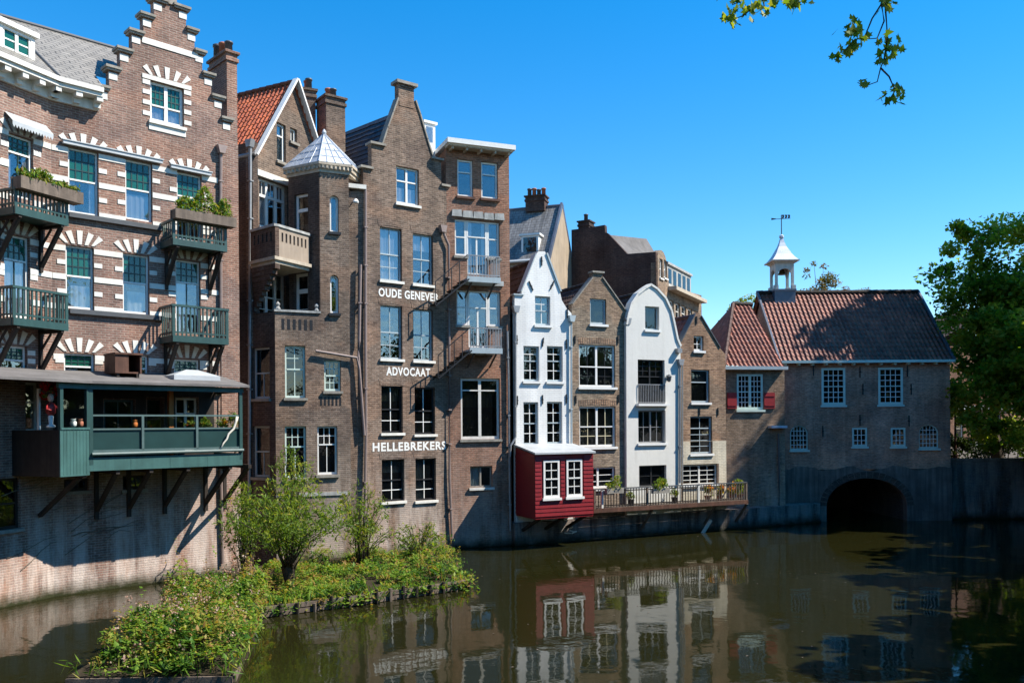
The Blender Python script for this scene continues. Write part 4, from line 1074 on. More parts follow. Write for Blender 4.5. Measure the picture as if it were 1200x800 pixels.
for (pl, pr, pt, pb) in ((548.5,586.5,299.5,331), (551,588,384,414)):
    p_ = .95; u0, u1 = FD.u(pl, p_), FD.u(pr, p_); zt = FD.z((pl+pr)/2, pt, p_); zb_ = FD.z((pl+pr)/2, pb, p_)
    m = MB(); m.box(u0, u1, -p_, -.004, zb_+.02, zb_+.16); m.box(u0-.02, u1+.02, -p_-.03, -p_+.04, zb_, zb_+.22)
    o = m.build('balcony', M['bluegrey'], D, FD.W)
    m = MB(); m.box(u0, u1, -p_-.02, -p_+.02, zt-.04, zt); m.box(u0, u1, -p_-.015, -p_+.015, zb_+.27, zb_+.31)
    n = int((u1-u0)/.12)
    for i in range(n+1): x = u0+.02+(u1-u0-.04)*i/n; m.box(x-.012, x+.012, -p_-.012, -p_+.012, zb_+.2, zt-.04)
    for x in (u1-.02,):
        m.box(x-.02, x+.02, -p_+.02, -.01, zt-.04, zt); m.box(x-.015, x+.015, -p_+.02, -.01, zb_+.27, zb_+.31)
        for i in range(1,7): y = -p_*i/7; m.box(x-.01, x+.01, y-.012, y+.012, zb_+.2, zt-.04)
    m.build('railing', M['zinc'], o, FD.W)
    m = MB(); ex = u0-1.32; dz = -1.12                        # escape stair running down to the left
    for y in (-p_, -.12):
        m.bar((u0+.05,y,zb_+.10),(ex,y,zb_+.10+dz), .05, .13, up=(0,1,0))
        if y == -p_:
            m.bar((u0,y,zt-.02),(ex,y,zt-.02+dz), .035, .045, up=(0,1,0))
            for f in (.25,.5,.75,1.0): x = u0+(ex-u0)*f; m.box(x-.015, x+.015, y-.015, y+.015, zb_+.1+dz*f, zt-.03+dz*f)
    for i in range(6): f = (i+.5)/6; x = u0+(ex-u0)*f; m.box(x-.09, x+.09, -p_+.03, -.15, zb_+.12+dz*f, zb_+.15+dz*f)
    m.build('escape_stair', M['black'], o, FD.W)
    for x in (u0+.2, u1-.2):
        m = MB(); m.bar((x,-.03,zb_-.5),(x,-p_*.9,zb_), .05, .06, up=(1,0,0)); m.build('bracket', M['black'], o, FD.W)
pipe(D, FD, [(594.5,388),(596,450),(597,560),(598,622)], 'zinc', .045, off=.1)
# ================================================================== the row of small houses
FE = Fr(.143, 35.24, .9, .436)
ZB = .95
def zE_(px, py): return FE.uz(px, py)
wp = dict(frame='bluegrey', bars='white', fw=.07, split=.5, top=(2,2), bot=(2,2), sill='white', glass='glass', rec=.11, bw=.032)
# ---- E white gabled house with the red bay
HE = House('canal_house', FE, 'narrow white painted brick house with pointed gable and a dark red bay over the water')
E = HE.t
HE.win(627,645,347,381, **dict(wp, curtain=None, top=(2,2), bot=(2,1)))
HE.win(613.5,632,405.5,446.5, **dict(wp, glass='glassdk', top=(2,2), bot=(2,2), split=.58))
HE.win(641,659.5,405.5,447, **dict(wp, glass='glassdk', split=.58))
HE.win(613.5,631,471,521, **dict(wp, glass='glassdk', curtain='upper', cmat='blind')); HE.win(641,659,470.5,520, **dict(wp, glass='glassdk', curtain='upper', cmat='redblind'))
uEr = FE.u(670); P = FE.uz
ge = [(0,ZB),(uEr,ZB),(uEr,P(669,367)[1]),P(664,361),P(658.5,352),P(656,341),P(650,325),P(640,297.5),P(638.5,294.5),P(630.5,294.8),P(628,299),P(620,318),P(611.5,341),(P(611,345)[0],P(606,346)[1]),(0,P(604,346)[1])]
HE.wall('whitebrick', ge, FE, None, .2)
m = MB(); shell(m, -.27, uEr+.02, ZB-1.5, P(604,372)[1], .2, 7.0); m.build('shaded_side_wall', M['brickDark'], E, FE.W)  # dark strip past the corner; the neighbour wall's shade put into its brick
HE.done()
m = MB(); capb(ge[7], ge[5], .07); capb(ge[10], ge[12], .05); m.box(ge[13][0]-.02, ge[13][0]+.1, -.06, .33, ge[13][1]+.002, ge[13][1]+.05); m.box(-.06, ge[13][0]+.03, -.06, .33, ge[13][1]+.003, ge[13][1]+.06)
split_loose(m.build('coping', M['bluegrey'], E, FE.W))
for px, py, l in ((605.5,398,0),(636,401,.15),(663.5,403,0),(606,469,0),(635.5,468,0),(663.5,467,0),(634.5,306,0),(622,335,-.5),(647,334,.5),(664.5,367,.0)): anchor(E, FE, px, py, .38, l)
gable_roof(E, FE, .04, uEr-.04, P(604,368)[1], FE.u(635), P(635,303)[1], .31, 6.5, 'pantiledk')
pipe(E, FE, [(604.2,362),(604.2,440),(604.2,512),(598.5,522),(597.8,535)], 'zinc', .045, off=.08, hopper=True, clips=True)
pipe(E, FE, [(669.5,373),(669.5,440),(669.5,519)], 'bluegrey', .04, off=.08, hopper=True)
# bay
pb_ = 1.75; Fo = FE; bu0, bu1 = FE.u(626, pb_), FE.u(693.5, pb_); zt, zb_ = FE.z(660, 532, pb_), FE.z(660, 603.5, pb_)
zwall = FE.z(640, 522)
bw_ = [(FE.rect(636.5,655.5,539,583, pb_)), FE.rect(663.5,682,538,581.5, pb_)]
FBay = Fr(*FE.world(0, -pb_, 0)[:2], *FE.d)
m = MB(); front(m, [(bu0,zb_),(bu1,zb_),(bu1,zt),(bu0,zt)], [rpoly(r) for r in bw_], 0, .08)
n = int((zt-zb_)/.155)                                 # lapped weatherboards between the openings
for i in range(n):
    z0, z1 = zb_+(zt-zb_)*i/n, zb_+(zt-zb_)*(i+1)/n-.004
    xs = [bu0-.012, *sum([[r[0]-.07, r[1]+.07] for r in bw_ if r[2]-.06 < z1 and r[3]+.06 > z0], []), bu1+.012]
    for a, b_ in zip(xs[::2], xs[1::2]): m.add([(a,-.03,z0),(b_,-.03,z0),(b_,-.008,z1),(a,-.008,z1),(a,-.001,z0),(b_,-.001,z0)], [(0,1,2,3),(0,4,5,1)])
    for x, s in ((bu0,-1),(bu1,1)): m.add([(x+s*.03,.0,z0),(x+s*.03,pb_-.01,z0),(x+s*.008,pb_-.01,z1),(x+s*.008,.0,z1)], [(0,1,2,3)])
m.quad((bu0,.08,zb_),(bu0,pb_-.005,zb_),(bu0,pb_-.005,zwall-.05),(bu0,.08,zt)); m.quad((bu1,.08,zb_),(bu1,pb_-.005,zb_),(bu1,pb_-.005,zwall-.05),(bu1,.08,zt))
m.box(bu0, bu1, .003, pb_-.005, zb_-.10, zb_-.003)
bay = m.build('bay', M['red'], E, FBay.W)
m = MB()
a = FBay.world(bu0-.14,-.14,zt+.03); 
m.add([(bu0-.08,-.16,zt+.02),(bu1+.05,-.16,zt+.02),(bu1+.05,pb_-.003,zwall+.02),(bu0-.08,pb_-.003,zwall+.02),(bu0-.08,-.16,zt+.09),(bu1+.05,-.16,zt+.09),(bu1+.05,pb_-.003,zwall+.09),(bu0-.08,pb_-.003,zwall+.09)], [(0,3,2,1),(4,5,6,7),(0,1,5,4),(1,2,6,5),(2,3,7,6),(3,0,4,7)])
m.build('bay_roof', M['bayroof'], bay, FBay.W)
for r in bw_: window(E, FBay, r, **dict(wp, frame='white', glass='glassdk', fw=.085, rec=-.035, top=(2,2), bot=(2,2), sill='white', sillw=.1))
m = MB()
for x in (bu0+.25, bu1-.3, (bu0+bu1)/2): m.bar((x,pb_-.02,zb_-.75),(x,.15,zb_-.1), .10, .12, up=(1,0,0))
split_loose(m.build('bay_strut', M['darkwood'], bay, FBay.W))
# ---- F brown brick
uF0, uF1 = FE.u(670.5), FE.u(733)
HF = House('canal_house', FE, 'narrow brown brick house with small pointed gable between the two white houses')
Ff = HF.t; fs = dict(frame='white', fw=.08, split=.5, glass='glassdk', sill='white', rec=.09)
HF.win(691.5,710.5,350,380, **dict(fs, split=0, frame='bluegrey', sill='white', curtain='full', cmat='olive'))
HF.win(678.5,721,404,453.5, **dict(fs, mull=2, top=(2,1), bot=(2,2), gtop='glassblue', glass='glassdk', bars='black', split=.48))
HF.win(679,721.5,476,523.5, **dict(fs, mull=2, top=(2,1), bot=(2,2), curtain='sides', cmat='blind', bars='blind'))
HF.win(682,721,547,572, **dict(fs, mull=2, split=0, bot=(1,3)))
gf = [(uF0,ZB),(uF1,ZB),(uF1,P(731,364)[1]),P(721,347),P(713,337),P(706,326),(P(706,320)[0],P(700.5,320)[1]),(P(695,320)[0],P(700.5,320)[1]),P(694.5,326),P(684,340),P(671.5,356),(uF0,P(671,357)[1])]
HF.wall('brickF', gf, FE, (uF0, uF1, ZB, P(700,372)[1], .3, 7.0)); HF.done()
m = MB(); capb(gf[2], gf[5], .05); capb(gf[8], gf[10], .05); m.box(gf[7][0]-.06, gf[6][0]+.06, -.08, .34, gf[6][1]+.003, gf[6][1]+.08); split_loose(m.build('coping', M['greystone'], Ff, FE.W))
gable_roof(Ff, FE, uF0+.05, uF1-.04, P(671,362)[1], FE.u(700.5), P(700.5,330)[1], .31, 6.5, 'pantiledk')
for px, py in ((673.5,398),(724,398),(674.5,468),(724.5,467)): anchor(Ff, FE, px, py, .36)
pipe(Ff, FE, [(735,376),(735,450),(735.5,572)], 'zinc', .045, off=.07, hopper=True)
for r in (FE.rect(678.5,721,404,453.5), FE.rect(679,721.5,476,523.5)):
    n = 17; m = MB()
    for k in range(n): x = r[0]-.05+(r[1]-r[0]+.1)*(k+.5)/n; h = .05*(1-((k-(n-1)/2)/((n-1)/2))**2); m.box(x-.04, x+.04, -.010, .01, r[3]+.012+h, r[3]+.26+h)
    m.build('brick_arch', M['brickH'], Ff, FE.W)
# ---- G white rendered house
uG0, uG1 = FE.u(733.8), FE.u(797.5)
FG = Fr(*FE.world(0, -.16, 0)[:2], *FE.d)
HG = House('canal_house', FG, 'smooth white rendered house with curved bell gable and a small balcony rail')
G = HG.t; gs = dict(frame='bluegrey', fw=.06, split=.5, glass='glassdk', sill='white', rec=.14)
HG.win(756,772.5,359,386.5, **dict(gs, split=0, curtain='full', cmat='olive'))
HG.win(747.5,779,421.5,473, **dict(gs, frame='black', mull=2, split=.62, top=(2,3), bot=(1,2), sill=None))
HG.win(748,780,480.5,519, **dict(gs, frame='zinc', mull=2, split=0, bot=(2,2), curtain='full', cmat='olive'))
HG.win(749,781,545,569.5, **dict(gs, frame='black', mull=2, split=0, bot=(1,2), sill=None))
P = FG.uz
gg = [(P(733.8,500)[0],ZB),(P(797.5,500)[0],ZB),(P(797.5,406)[0],P(796,405)[1]),P(794,397),P(790.5,380),P(787,364),P(780,349),P(770,338),P(762.5,333),P(756,337),P(747,344),P(739.5,355),P(735.5,369),(P(733.8,380)[0],P(734,380)[1])]
HG.wall('render', gg, FG, (gg[0][0], gg[1][0], ZB, P(734,385)[1], .3, 7.0)); HG.done()
m = MB()
rim = gg[2:14]; cx = sum(p[0] for p in rim)/len(rim)
for a, b_ in zip(rim, rim[1:]):
    d = Vector((b_[0]-a[0],0,b_[1]-a[1])).normalized(); n = Vector((d.z,0,-d.x)); n = n if n.z*1 + (n.x*((a[0]+b_[0])/2-cx))*.5 > 0 else -n
    q = [Vector((a[0],0,a[1]))-n*.06-d*.01, Vector((b_[0],0,b_[1]))-n*.06+d*.01, Vector((b_[0],0,b_[1]))+n*.03+d*.012, Vector((a[0],0,a[1]))+n*.03-d*.012]
    m.prism([(v.x,v.z) for v in q], -.06, .33)
m.build('coping', M['render'], G, FG.W)
r = FG.rect(747.5,779,450,473); m = MB(); u0,u1,z0,z1 = r; m.box(u0,u1,-.05,-.02,z1-.04,z1); m.box(u0,u1,-.05,-.02,z0+.03,z0+.07)
for i in range(17): x = u0+(u1-u0)*i/16; m.box(x-.011,x+.011,-.045,-.025,z0+.05,z1-.04)
m.build('railing', M['zinc'], G, FG.W)
m = MB(); m.box(u0-.12,u1+.12,-.24,.1,z0-.10,z0-.003); m.build('door_sill', M['white'], G, FG.W)
u, z = FG.uz(781.5, 445); m = MB(); m.lathe([(.02,-.1),(.09,-.05),(.11,.12),(.15,.13),(.03,.24)], (u,-.16,z), 8); m.bar((u,-.16,z+.2),(u,-.0,z+.2),.03); m.build('wall_lamp', M['greydark'], G, FG.W)
pipe(G, FG, [(796.8,424),(796.8,480),(796.8,566)], 'zinc', .05, off=.07, hopper=True)
u, z = FG.uz(793.5, 411); m = MB(); m.box(u-.12,u+.12,-.22,-.002,z-.1,z+.1); m.build('gutter_end', M['zinc'], G, FG.W)
gable_roof(G, FG, gg[0][0]+.3, gg[1][0]-.3, P(734,384)[1], P(762.5,340)[0], P(762.5,341)[1], .31, 6.5, 'pantiledk')
# ---- H ochre brick house
P = FE.uz; uH0, uH1 = FE.u(797.8), FE.u(850)
HH = House('canal_house', FE, 'small ochre brick house with sharp gable and cream painted foot beside the gatehouse')
H_ = HH.t; hs = dict(frame='white', fw=.07, split=.5, glass='glassdk', sill='white', rec=.10)
HH.win(813,824.5,393.5,411, **dict(hs, split=0, bot=(2,2)))
HH.win(810,831.5,433,471.5, **dict(hs, frame='bluegrey', split=.62, bot=(1,1), top=(1,1), curtain='upper'))
HH.win(809,834.5,487.5,531.5, **dict(hs, split=.68, top=(2,1), bot=(2,4), frame='bluegrey'))
HH.win(800,841,544,568, **dict(hs, frame='stone', mull=2, split=0, bot=(2,4)))
gh = [(uH0,ZB),(uH1,ZB),(uH1,P(848,415)[1]),P(843,407),P(832,389),P(821.5,371),P(818,365.5),P(814.5,369),P(806,385),P(798.5,400),(uH0,P(798,401)[1])]
HH.wall('brickH', gh, FE, (uH0, uH1, ZB, P(798,406)[1], .3, 7.0))
zcr = P(800,517)[1]
crm = MB(); rr = [FE.rect(809,834.5,487.5,531.5), FE.rect(800,841,544,568)]
front(crm, [(uH0+.02,ZB),(uH1-.004,ZB),(uH1-.004,zcr),(uH0+.02,zcr)], [[(r[0]-.07,max(r[2]-.02,ZB+.02)),(r[1]+.07,max(r[2]-.02,ZB+.02)),(r[1]+.07,min(r[3]+.02,zcr-.02)),(r[0]-.07,min(r[3]+.02,zcr-.02))] for r in (rr[1],)]+[[(rr[0][0]-.02,rr[0][2]-.12),(rr[0][1]+.02,rr[0][2]-.12),(rr[0][1]+.02,zcr-.01),(rr[0][0]-.02,zcr-.01)]], -.012, .01)
crm.build('painted_base', M['cream'], H_, FE.W)
HH.done()
m = MB(); capb(gh[3], gh[5], .05); capb(gh[7], gh[9], .05); split_loose(m.build('coping', M['greydark'], H_, FE.W))
gable_roof(H_, FE, uH0+.05, uH1-.05, P(798,405)[1], FE.u(818), P(818,370)[1], .31, 6.5, 'pantile')
for px, py in ((819.5,482),(841,482),(816,375)): anchor(H_, FE, px, py, .36)
pipe(H_, FE, [(799.6,424),(799.6,470),(799.6,566)], 'zinc', .04, off=.07)
# ================================================================== gatehouse
FI = Fr(10.45, 41.3, 1, .2)
FJ = Fr(13.63, 43.0, 1, 0)
HJ = House('gatehouse', FJ, 'low brick gatehouse with red tiled roof, bell turret and a dark water arch')
J = HJ.t; P = FJ.uz
uJ1 = FJ.u(1113); zJe = FJ.z(1015, 424); zJr = 11.95; dJ = 7.0
js = dict(frame='palegreen', bars='white', fw=.11, split=.5, top=(4,3), bot=(4,3), glass='glassdk', sill='palegreen', rec=-.02, bw=.035, sillw=.06)
for q in ((962.6,990.6,431,474.5),(1029,1058,430.5,474)): HJ.win(*q, **js)
for q in ((998.5,1016,501,523),(1043.7,1061,501,523)): HJ.win(*q, **dict(js, split=0, bot=(3,3), fw=.09))
for q in ((926,947,498,527),(1077,1100,497,525)): HJ.win(*q, frame='palegreen', bars='white', fw=.06, split=0, bot=(5,5), glass='glassdk', sill='palegreen', rec=.06, arch=.42, bw=.03)
ua0, ua1 = FJ.u(967), FJ.u(1061.5); zsp = FJ.z(1061, 592); zap = FJ.z(1014, 560); ca = (ua0+ua1)/2; ra = (ua1-ua0)/2
arch = [(ua0,-.6),(ua1,-.6)]+[(ca+ra*math.cos(math.pi*i/16), zsp+(zap-zsp)*math.sin(math.pi*i/16)) for i in range(17)]
zpl = FJ.z(1090, 549)
HJ.wall('brickJ', [(0,zpl),(uJ1,zpl),(uJ1,zJe-.02),(0,zJe-.02)], FJ, (0, uJ1, zpl+.02, zJe-.04, .3, dJ), th=.3)
# rendered lower storey with the water arch; the old render has a ragged top edge
m = MB(); top = []
n = 26
for i in range(n+1): top.append((uJ1+.05-(uJ1+.09)*i/n, zpl+.05+.10*math.sin(i*.9)+random.uniform(-.05,.07) if 0 < i < n else zpl+.05))
front(m, [(-.04,-.6),(uJ1+.05,-.6)]+top, [[(x,max(z,-.55)) for x,z in arch]], -.014, .46)
m.build('rendered_base', M['greyrender'], J, FJ.W)
m = MB()
for a, b_ in zip(arch[1:], arch[2:]+[arch[0]]): m.quad((a[0],.45,a[1]),(b_[0],.45,b_[1]),(b_[0],9.0,b_[1]),(a[0],9.0,a[1]))
m.quad((ua0,9,-.6),(ua1,9,-.6),(ua1,9,zap+.1),(ua0,9,zap+.1))
m.build('arch_vault', M['brickDark'], J, FJ.W)
m = MB(); n = 22                                       # voussoirs round the arch
for i in range(n):
    a0, a1 = math.pi*i/n+.008, math.pi*(i+1)/n-.008
    f = lambda a, e: (ca+(ra+e)*math.cos(a), zsp+(zap-zsp+e)*math.sin(a))
    m.prism([f(a0,.012), f(a0,.34), f(a1,.34), f(a1,.012)], -.022, -.008)
m.build('arch_ring', M['brickDark'], J, FJ.W)
HJ.done()
zo = zJe
m = MB(); rise = zJr-zo; dpt = dJ/2; up = Vector((0,dpt+.25,rise)).normalized(); S_ = math.hypot(dpt+.25, rise)
m.sheet((-.25,-.25,zo+.06), (1,0,0), up, uJ1+.35, S_, .235, .34, .045, 6, Vector((0,-rise,dpt+.25)).normalized())
m.sheet((-.25,dJ+.25,zo+.06), (1,0,0), Vector((0,-(dpt+.25),rise)), uJ1+.35, S_, .235, .34, .045, 4, Vector((0,rise,dpt+.25)).normalized())
ro = m.build('roof', M['pantile'], J, FJ.W, recalc=False)
m = MB()
for x in (.06, uJ1-.06):
    m.add([(x-.05,.05,zo-.02),(x-.05,dJ-.05,zo-.02),(x-.05,dpt,zJr-.05),(x+.05,.05,zo-.02),(x+.05,dJ-.05,zo-.02),(x+.05,dpt,zJr-.05)], [(0,1,2),(3,5,4),(0,3,4,1),(1,4,5,2),(2,5,3,0)])
split_loose(m.build('gable_end', M['brickJ'], J, FJ.W))
m = MB(); n = 24
for i in range(n): x0, x1 = -.25+(uJ1+.35)*i/n, -.25+(uJ1+.35)*(i+1)/n-.012; m.tube([(x0,dpt,zJr+.09),(x1,dpt,zJr+.11)], .13, 8)
m.build('ridge_tiles', M['pantiledk'], ro, FJ.W)
m = MB(); m.bar((-.22,-.30,zo+.08),(-.22,dpt,zJr+.14), .16, .10, up=(1,0,0)); m.bar((uJ1+.08,-.30,zo+.08),(uJ1+.08,dpt,zJr+.14), .14, .10, up=(1,0,0)); split_loose(m.build('verge', M['leaddark'], ro, FJ.W))
m = MB(); m.box(-.25, uJ1+.12, -.42, -.26, zo-.06, zo+.07); g = m.build('gutter', M['palegreen'], J, FJ.W)
m = MB()
for i in range(13): x = .1+(uJ1-.2)*i/12; m.box(x-.06, x+.06, -.26, -.002, zo-.16, zo-.03)
split_loose(m.build('rafter_end', M['palegreen'], J, FJ.W))
for px, py in ((953,434),(1011,456),(1007.5,436),(1067.5,456),(1063,435),(1007.5,492),(1065,493),(964,505)): anchor(J, FJ, px, py, .55)
# bell turret on the ridge
cxJ = FJ.u(916.3, -dpt, 340)
Wt = FJ.W @ Matrix.Translation((cxJ, dpt, 0))
zq = lambda py: CAMZ+ray(916, py)[1]*46.5
m = MB(); w = .56; z0, z1 = zq(366), zq(341); m.box(-w,w,-w,w,z0-.9,z1); m.box(-w-.04,w+.04,-w-.04,w+.04,z1-.08,z1+.03)
tb = m.build('bell_turret', M['leaddark'], J, Wt)
m = MB(); z2, z3 = zq(340.5), zq(311)
for sx in (-1,1):
    for sy in (-1,1): m.box(sx*.50-(.13 if sx > 0 else -.0), sx*.50+(.0 if sx > 0 else .13), sy*.50-(.13 if sy > 0 else 0), sy*.50+(0 if sy > 0 else .13), z2, z3)
    
for s in (-1,1):
    n = 8; hz = z3-.62
    for i in range(n):
        a0, a1 = math.pi*i/n, math.pi*(i+1)/n; f = lambda a: (.37*math.cos(a), hz+.37*math.sin(a))
        p, q = f(a0), f(a1)
        y0, y1 = (s*.50-.10, s*.50) if s > 0 else (s*.50, s*.50+.10)
        m.prism([p, (p[0], z3), (q[0], z3), q], y0, y1)
        x0, x1 = y0, y1
        m.add([(x0,p[0],p[1]),(x0,p[0],z3),(x0,q[0],z3),(x0,q[0],q[1]),(x1,p[0],p[1]),(x1,p[0],z3),(x1,q[0],z3),(x1,q[0],q[1])], [(0,1,2,3),(7,6,5,4),(0,3,7,4)])
m.box(-.52,.52,-.52,.52,z3+.003,z3+.06); m.box(-.60,.60,-.60,.60,z3+.06,z3+.13); m.box(-.74,.74,-.74,.74,z3+.13,z3+.20)
for sx in (-1,1):
    for sy in (-1,1): m.box(sx*.47-.11, sx*.47+.11, sy*.47-.11, sy*.47+.11, z2, z2+.22)
m.build('turret_frame', M['turretpaint'], tb, Wt)
prof = [(.82,0),(.66,.22),(.50,.50),(.36,.85),(.24,1.12),(.15,1.45),(.09,1.75),(.03,1.8)]; zz = z3+.20; k = (zq(279)-zz)/1.8
m = MB(); vs = []; fs = []
for r_, h in prof:
    for j in range(4): a = math.pi/4+j*math.pi/2; vs.append((r_*1.2*math.cos(a), r_*1.2*math.sin(a), zz+h*k))
for i in range(len(prof)-1):
    for j in range(4): fs.append((i*4+j, i*4+(j+1)%4, (i+1)*4+(j+1)%4, (i+1)*4+j))
m.add(vs, fs); m.lathe([(.02,-.05),(.13,.02),(.13,.12),(.03,.2)], (0,0,zq(279)), 10)
m.build('turret_cap', M['lead'], tb, Wt)
m = MB(); zv = zq(252); m.tube([(0,0,zq(280)),(0,0,zv)], .025, 6); zb_ = zq(256.5)
m.bar((-.52,0,zb_-.02),(.50,0,zb_+.03), .025, .03, up=(0,1,0)); m.prism([(-.55,zb_-.06),(-.30,zb_-.025),(-.30,zb_+.02),(-.55,zb_+.05)], -.012, .012)
for i in range(3): x = .02+i*.16; m.prism([(x,zb_+.03),(x+.10,zb_+.03),(x+.14,zb_+.14),(x+.12,zb_+.22),(x+.0,zb_+.22),(x+.04,zb_+.12)], -.014, .014)
m.build('weather_vane', M['black'], tb, Wt)
m = MB(); m.lathe([(.22,0),(.19,.06),(.13,.20),(.11,.30),(.04,.34)], (0,0,zq(322)), 14); m.tube([(0,0,zq(322)+.3),(0,0,z3+.01)], .02, 6); m.build('bell', M['bronze'], tb, Wt)
# ---- left wing with the shutters
uI1 = FI.u(919); zIe = FI.z(883, 431); P = FI.uz
HI = House('gatehouse_wing', FI, 'lower brick wing of the gatehouse with dark red shutters and hipped tiled roof', 'house')
I_ = HI.t
HI.win(863.5,894.5,438,480, frame='palegreen', bars='white', fw=.11, split=.5, mull=2, top=(3,3), bot=(3,3), glass='glassdk', sill='palegreen', rec=.03, bw=.03, curtain=None)
HI.wall('brickI', [(-.15,-.6),(uI1,-.6),(uI1,zIe-.01),(-.15,zIe-.01)], FI, (-.15, uI1, -.5, zIe-.03, .3, 5.5)); HI.done()
m = MB(); rz = FI.z(880, 358, -3.2); rxl = FI.u(859, -3.2, 358); rxr = FI.u(914, -3.2, 358)
up = Vector((0,3.45,rz-zIe)); S_ = up.length; up.normalize(); nn = Vector((0,-(rz-zIe),3.45)).normalized()
m.sheet((-.15,-.25,zIe+.05), (1,0,0), up, uI1+.0, S_, .235, .34, .045, 6, nn)
# cut the hip: keep faces right of the hip line
keep = MB(); hip = lambda t: -.3+(rxl+.3)*t
vv = m.v
for k_, f in enumerate(m.f):
    c = [sum(vv[i][j] for i in f)/len(f) for j in range(3)]; t = (c[1]+.25)/3.45
    if c[0] >= hip(t)-.03: keep.uv[len(keep.f)] = m.uv[k_]; keep.f.append(f)
keep.v = vv
d = Vector((rxl+.3,3.45,rz-zIe)); a = Vector((-.3,-.25,zIe+.03)); bk = Vector((-.3,6.6,zIe+.03)); ap = Vector((rxl,3.2,rz+.03))
b0 = len(keep.v); keep.v += [tuple(a), tuple(bk), tuple(ap)]; keep.uv[len(keep.f)] = [(0,0),(7,0),(3.5,4)]; keep.f.append([b0,b0+1,b0+2])
ro = keep.build('roof', M['pantile'], I_, FI.W, recalc=False)
m = MB(); n = 14
for i in range(n): p, q = a.lerp(ap, i/n), a.lerp(ap, (i+1)/n-.01); m.tube([p+Vector((0,0,.05)), q+Vector((0,0,.07))], .11, 8)
m.build('hip_tiles', M['pantile'], ro, FI.W)
m = MB(); m.tube([ap+Vector((0,0,.05)), Vector((2.95,3.2,rz+.05))], .12, 8); m.build('ridge_tiles', M['pantiledk'], ro, FI.W)
m = MB(); m.box(-.3, uI1-.02, -.40, -.24, zIe-.10, zIe+.06); m.box(-.2, uI1-.05, -.24, -.002, zIe-.10, zIe-.02); m.build('gutter', M['bluegrey'], I_, FI.W)
for (pl, pr) in ((852,863),(895,907.5)):
    r = FI.rect(pl, pr, 460, 478.5); u0,u1,z0,z1 = r; m = MB(); m.box(u0,u1,-.06,-.012,z0,z1)
    for f in (.2,.8): m.box(u0+.02,u1-.02,-.08,-.06,z0+(z1-z0)*f-.03,z0+(z1-z0)*f+.03)
    m.build('shutter', M['redshut'], I_, FI.W)
u0, z = FI.uz(900, 500); u1 = FI.u(919); m = MB(); m.box(u0,uI1-.06,-.35,-.002,z-.06,z+.06); m.build('lead_ledge', M['lead'], I_, FI.W)
pipe(I_, FI, [(912,508),(913,560),(913,600)], 'greydark', .05, off=.1)
# ================================================================== quay wall, deck and their bits
qpts = [FE.world(-.12,-.12,0)[:2], FE.world(FE.u(873),-.12,0)[:2], (15.4,42.72)]
m = MB()
for (a, b_) in zip(qpts, qpts[1:]):
    d = Vector((b_[0]-a[0], b_[1]-a[1])); n = Vector((-d.y, d.x)).normalized()*.9
    m.slab([a, b_, (b_[0]+n.x,b_[1]+n.y), (a[0]+n.x,a[1]+n.y)], -.8, .93); 
    n2 = n*.05; m.slab([(a[0]-n2.x,a[1]-n2.y), (b_[0]-n2.x,b_[1]-n2.y), (b_[0]+n.x*.4,b_[1]+n.y*.4), (a[0]+n.x*.4,a[1]+n.y*.4)], -.8, .12)
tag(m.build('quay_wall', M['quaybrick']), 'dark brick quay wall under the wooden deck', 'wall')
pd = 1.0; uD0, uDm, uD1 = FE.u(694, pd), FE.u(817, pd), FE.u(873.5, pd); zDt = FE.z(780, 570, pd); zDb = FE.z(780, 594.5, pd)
dk_ = thing('wooden_deck', FE.W, 'narrow wooden deck with railing along the foot of the small houses', 'deck')
m = MB(); n = int((pd-.13)/.14)
for i in range(n+1): y = -.13-(pd-.13)*i/n; m.box(uD0, uD1, y-.062, y+.062, zDb+.10, zDb+.14)
m.build('deck_boards', M['oldwood'], dk_)
m = MB(); m.box(uD0-.03, uD1+.03, -pd-.09, -pd-.064, zDb-.04, zDb+.14); m.box(uD1, uD1+.03, -pd-.064, -.15, zDb-.04, zDb+.14)
for i in range(9): x = uD0+.2+(uD1-uD0-.4)*i/8; m.box(x-.05, x+.05, -pd-.06, -.13, zDb-.04, zDb+.10)
m.build('deck_frame', M['brownwood'], dk_)
posts = [uD0+.05, uD0+.42, FE.u(757,pd), uDm, uD1-.03]
for i, x in enumerate(posts):
    m = MB(); w = .045; m.box(x-w, x+w, -pd-.05, -pd+.04, zDb+.14, zDt+(.04 if i in (3,) else 0)); m.build('post', M['stone' if i in (1,3) else 'oldwood'], dk_)
m = MB(); m.box(uD0, uD1, -pd-.06, -pd+.05, zDt+.001, zDt+.05); m.box(uD1-.06, uD1, -pd+.05, -.15, zDt+.001, zDt+.05); m.build('handrail', M['greydark'], dk_)
for a, b_, mt in ((posts[0],posts[1],'darkwood'),(posts[1],posts[2],'darkwood'),(posts[2],posts[3],'darkwood'),(posts[3],posts[4],'oldwood')):
    m = MB(); n = max(2, int((b_-a)/.14)); m.box(a+.046, b_-.046, -pd-.015, -pd+.015, zDb+.22, zDb+.26); m.box(a+.046, b_-.046, -pd-.015, -pd+.015, zDt-.09, zDt-.05)
    for i in range(1, n): x = a+(b_-a)*i/n; m.box(x-.017, x+.017, -pd-.034, -pd-.016, zDb+.15, zDt-.003)
    m.build('railing_panel', M[mt], dk_)
for px in (757, 831, 868):
    x = FE.u(px, pd*.6); m = MB(); m.bar((x,-.16,zDb-.95),(x,-pd+.05,zDb-.05), .08, .09, up=(1,0,0)); m.build('strut', M['oldwood'], dk_)
a, b_ = FE.world(FE.u(831,.8), -.85, .0), None
m = MB(); m.bar(at(833,609,39.3), at(823,625,38.9), .09, .14); tag(m.build('plank', M['bone']), 'pale plank leaning into the water under the deck end', 'plank')
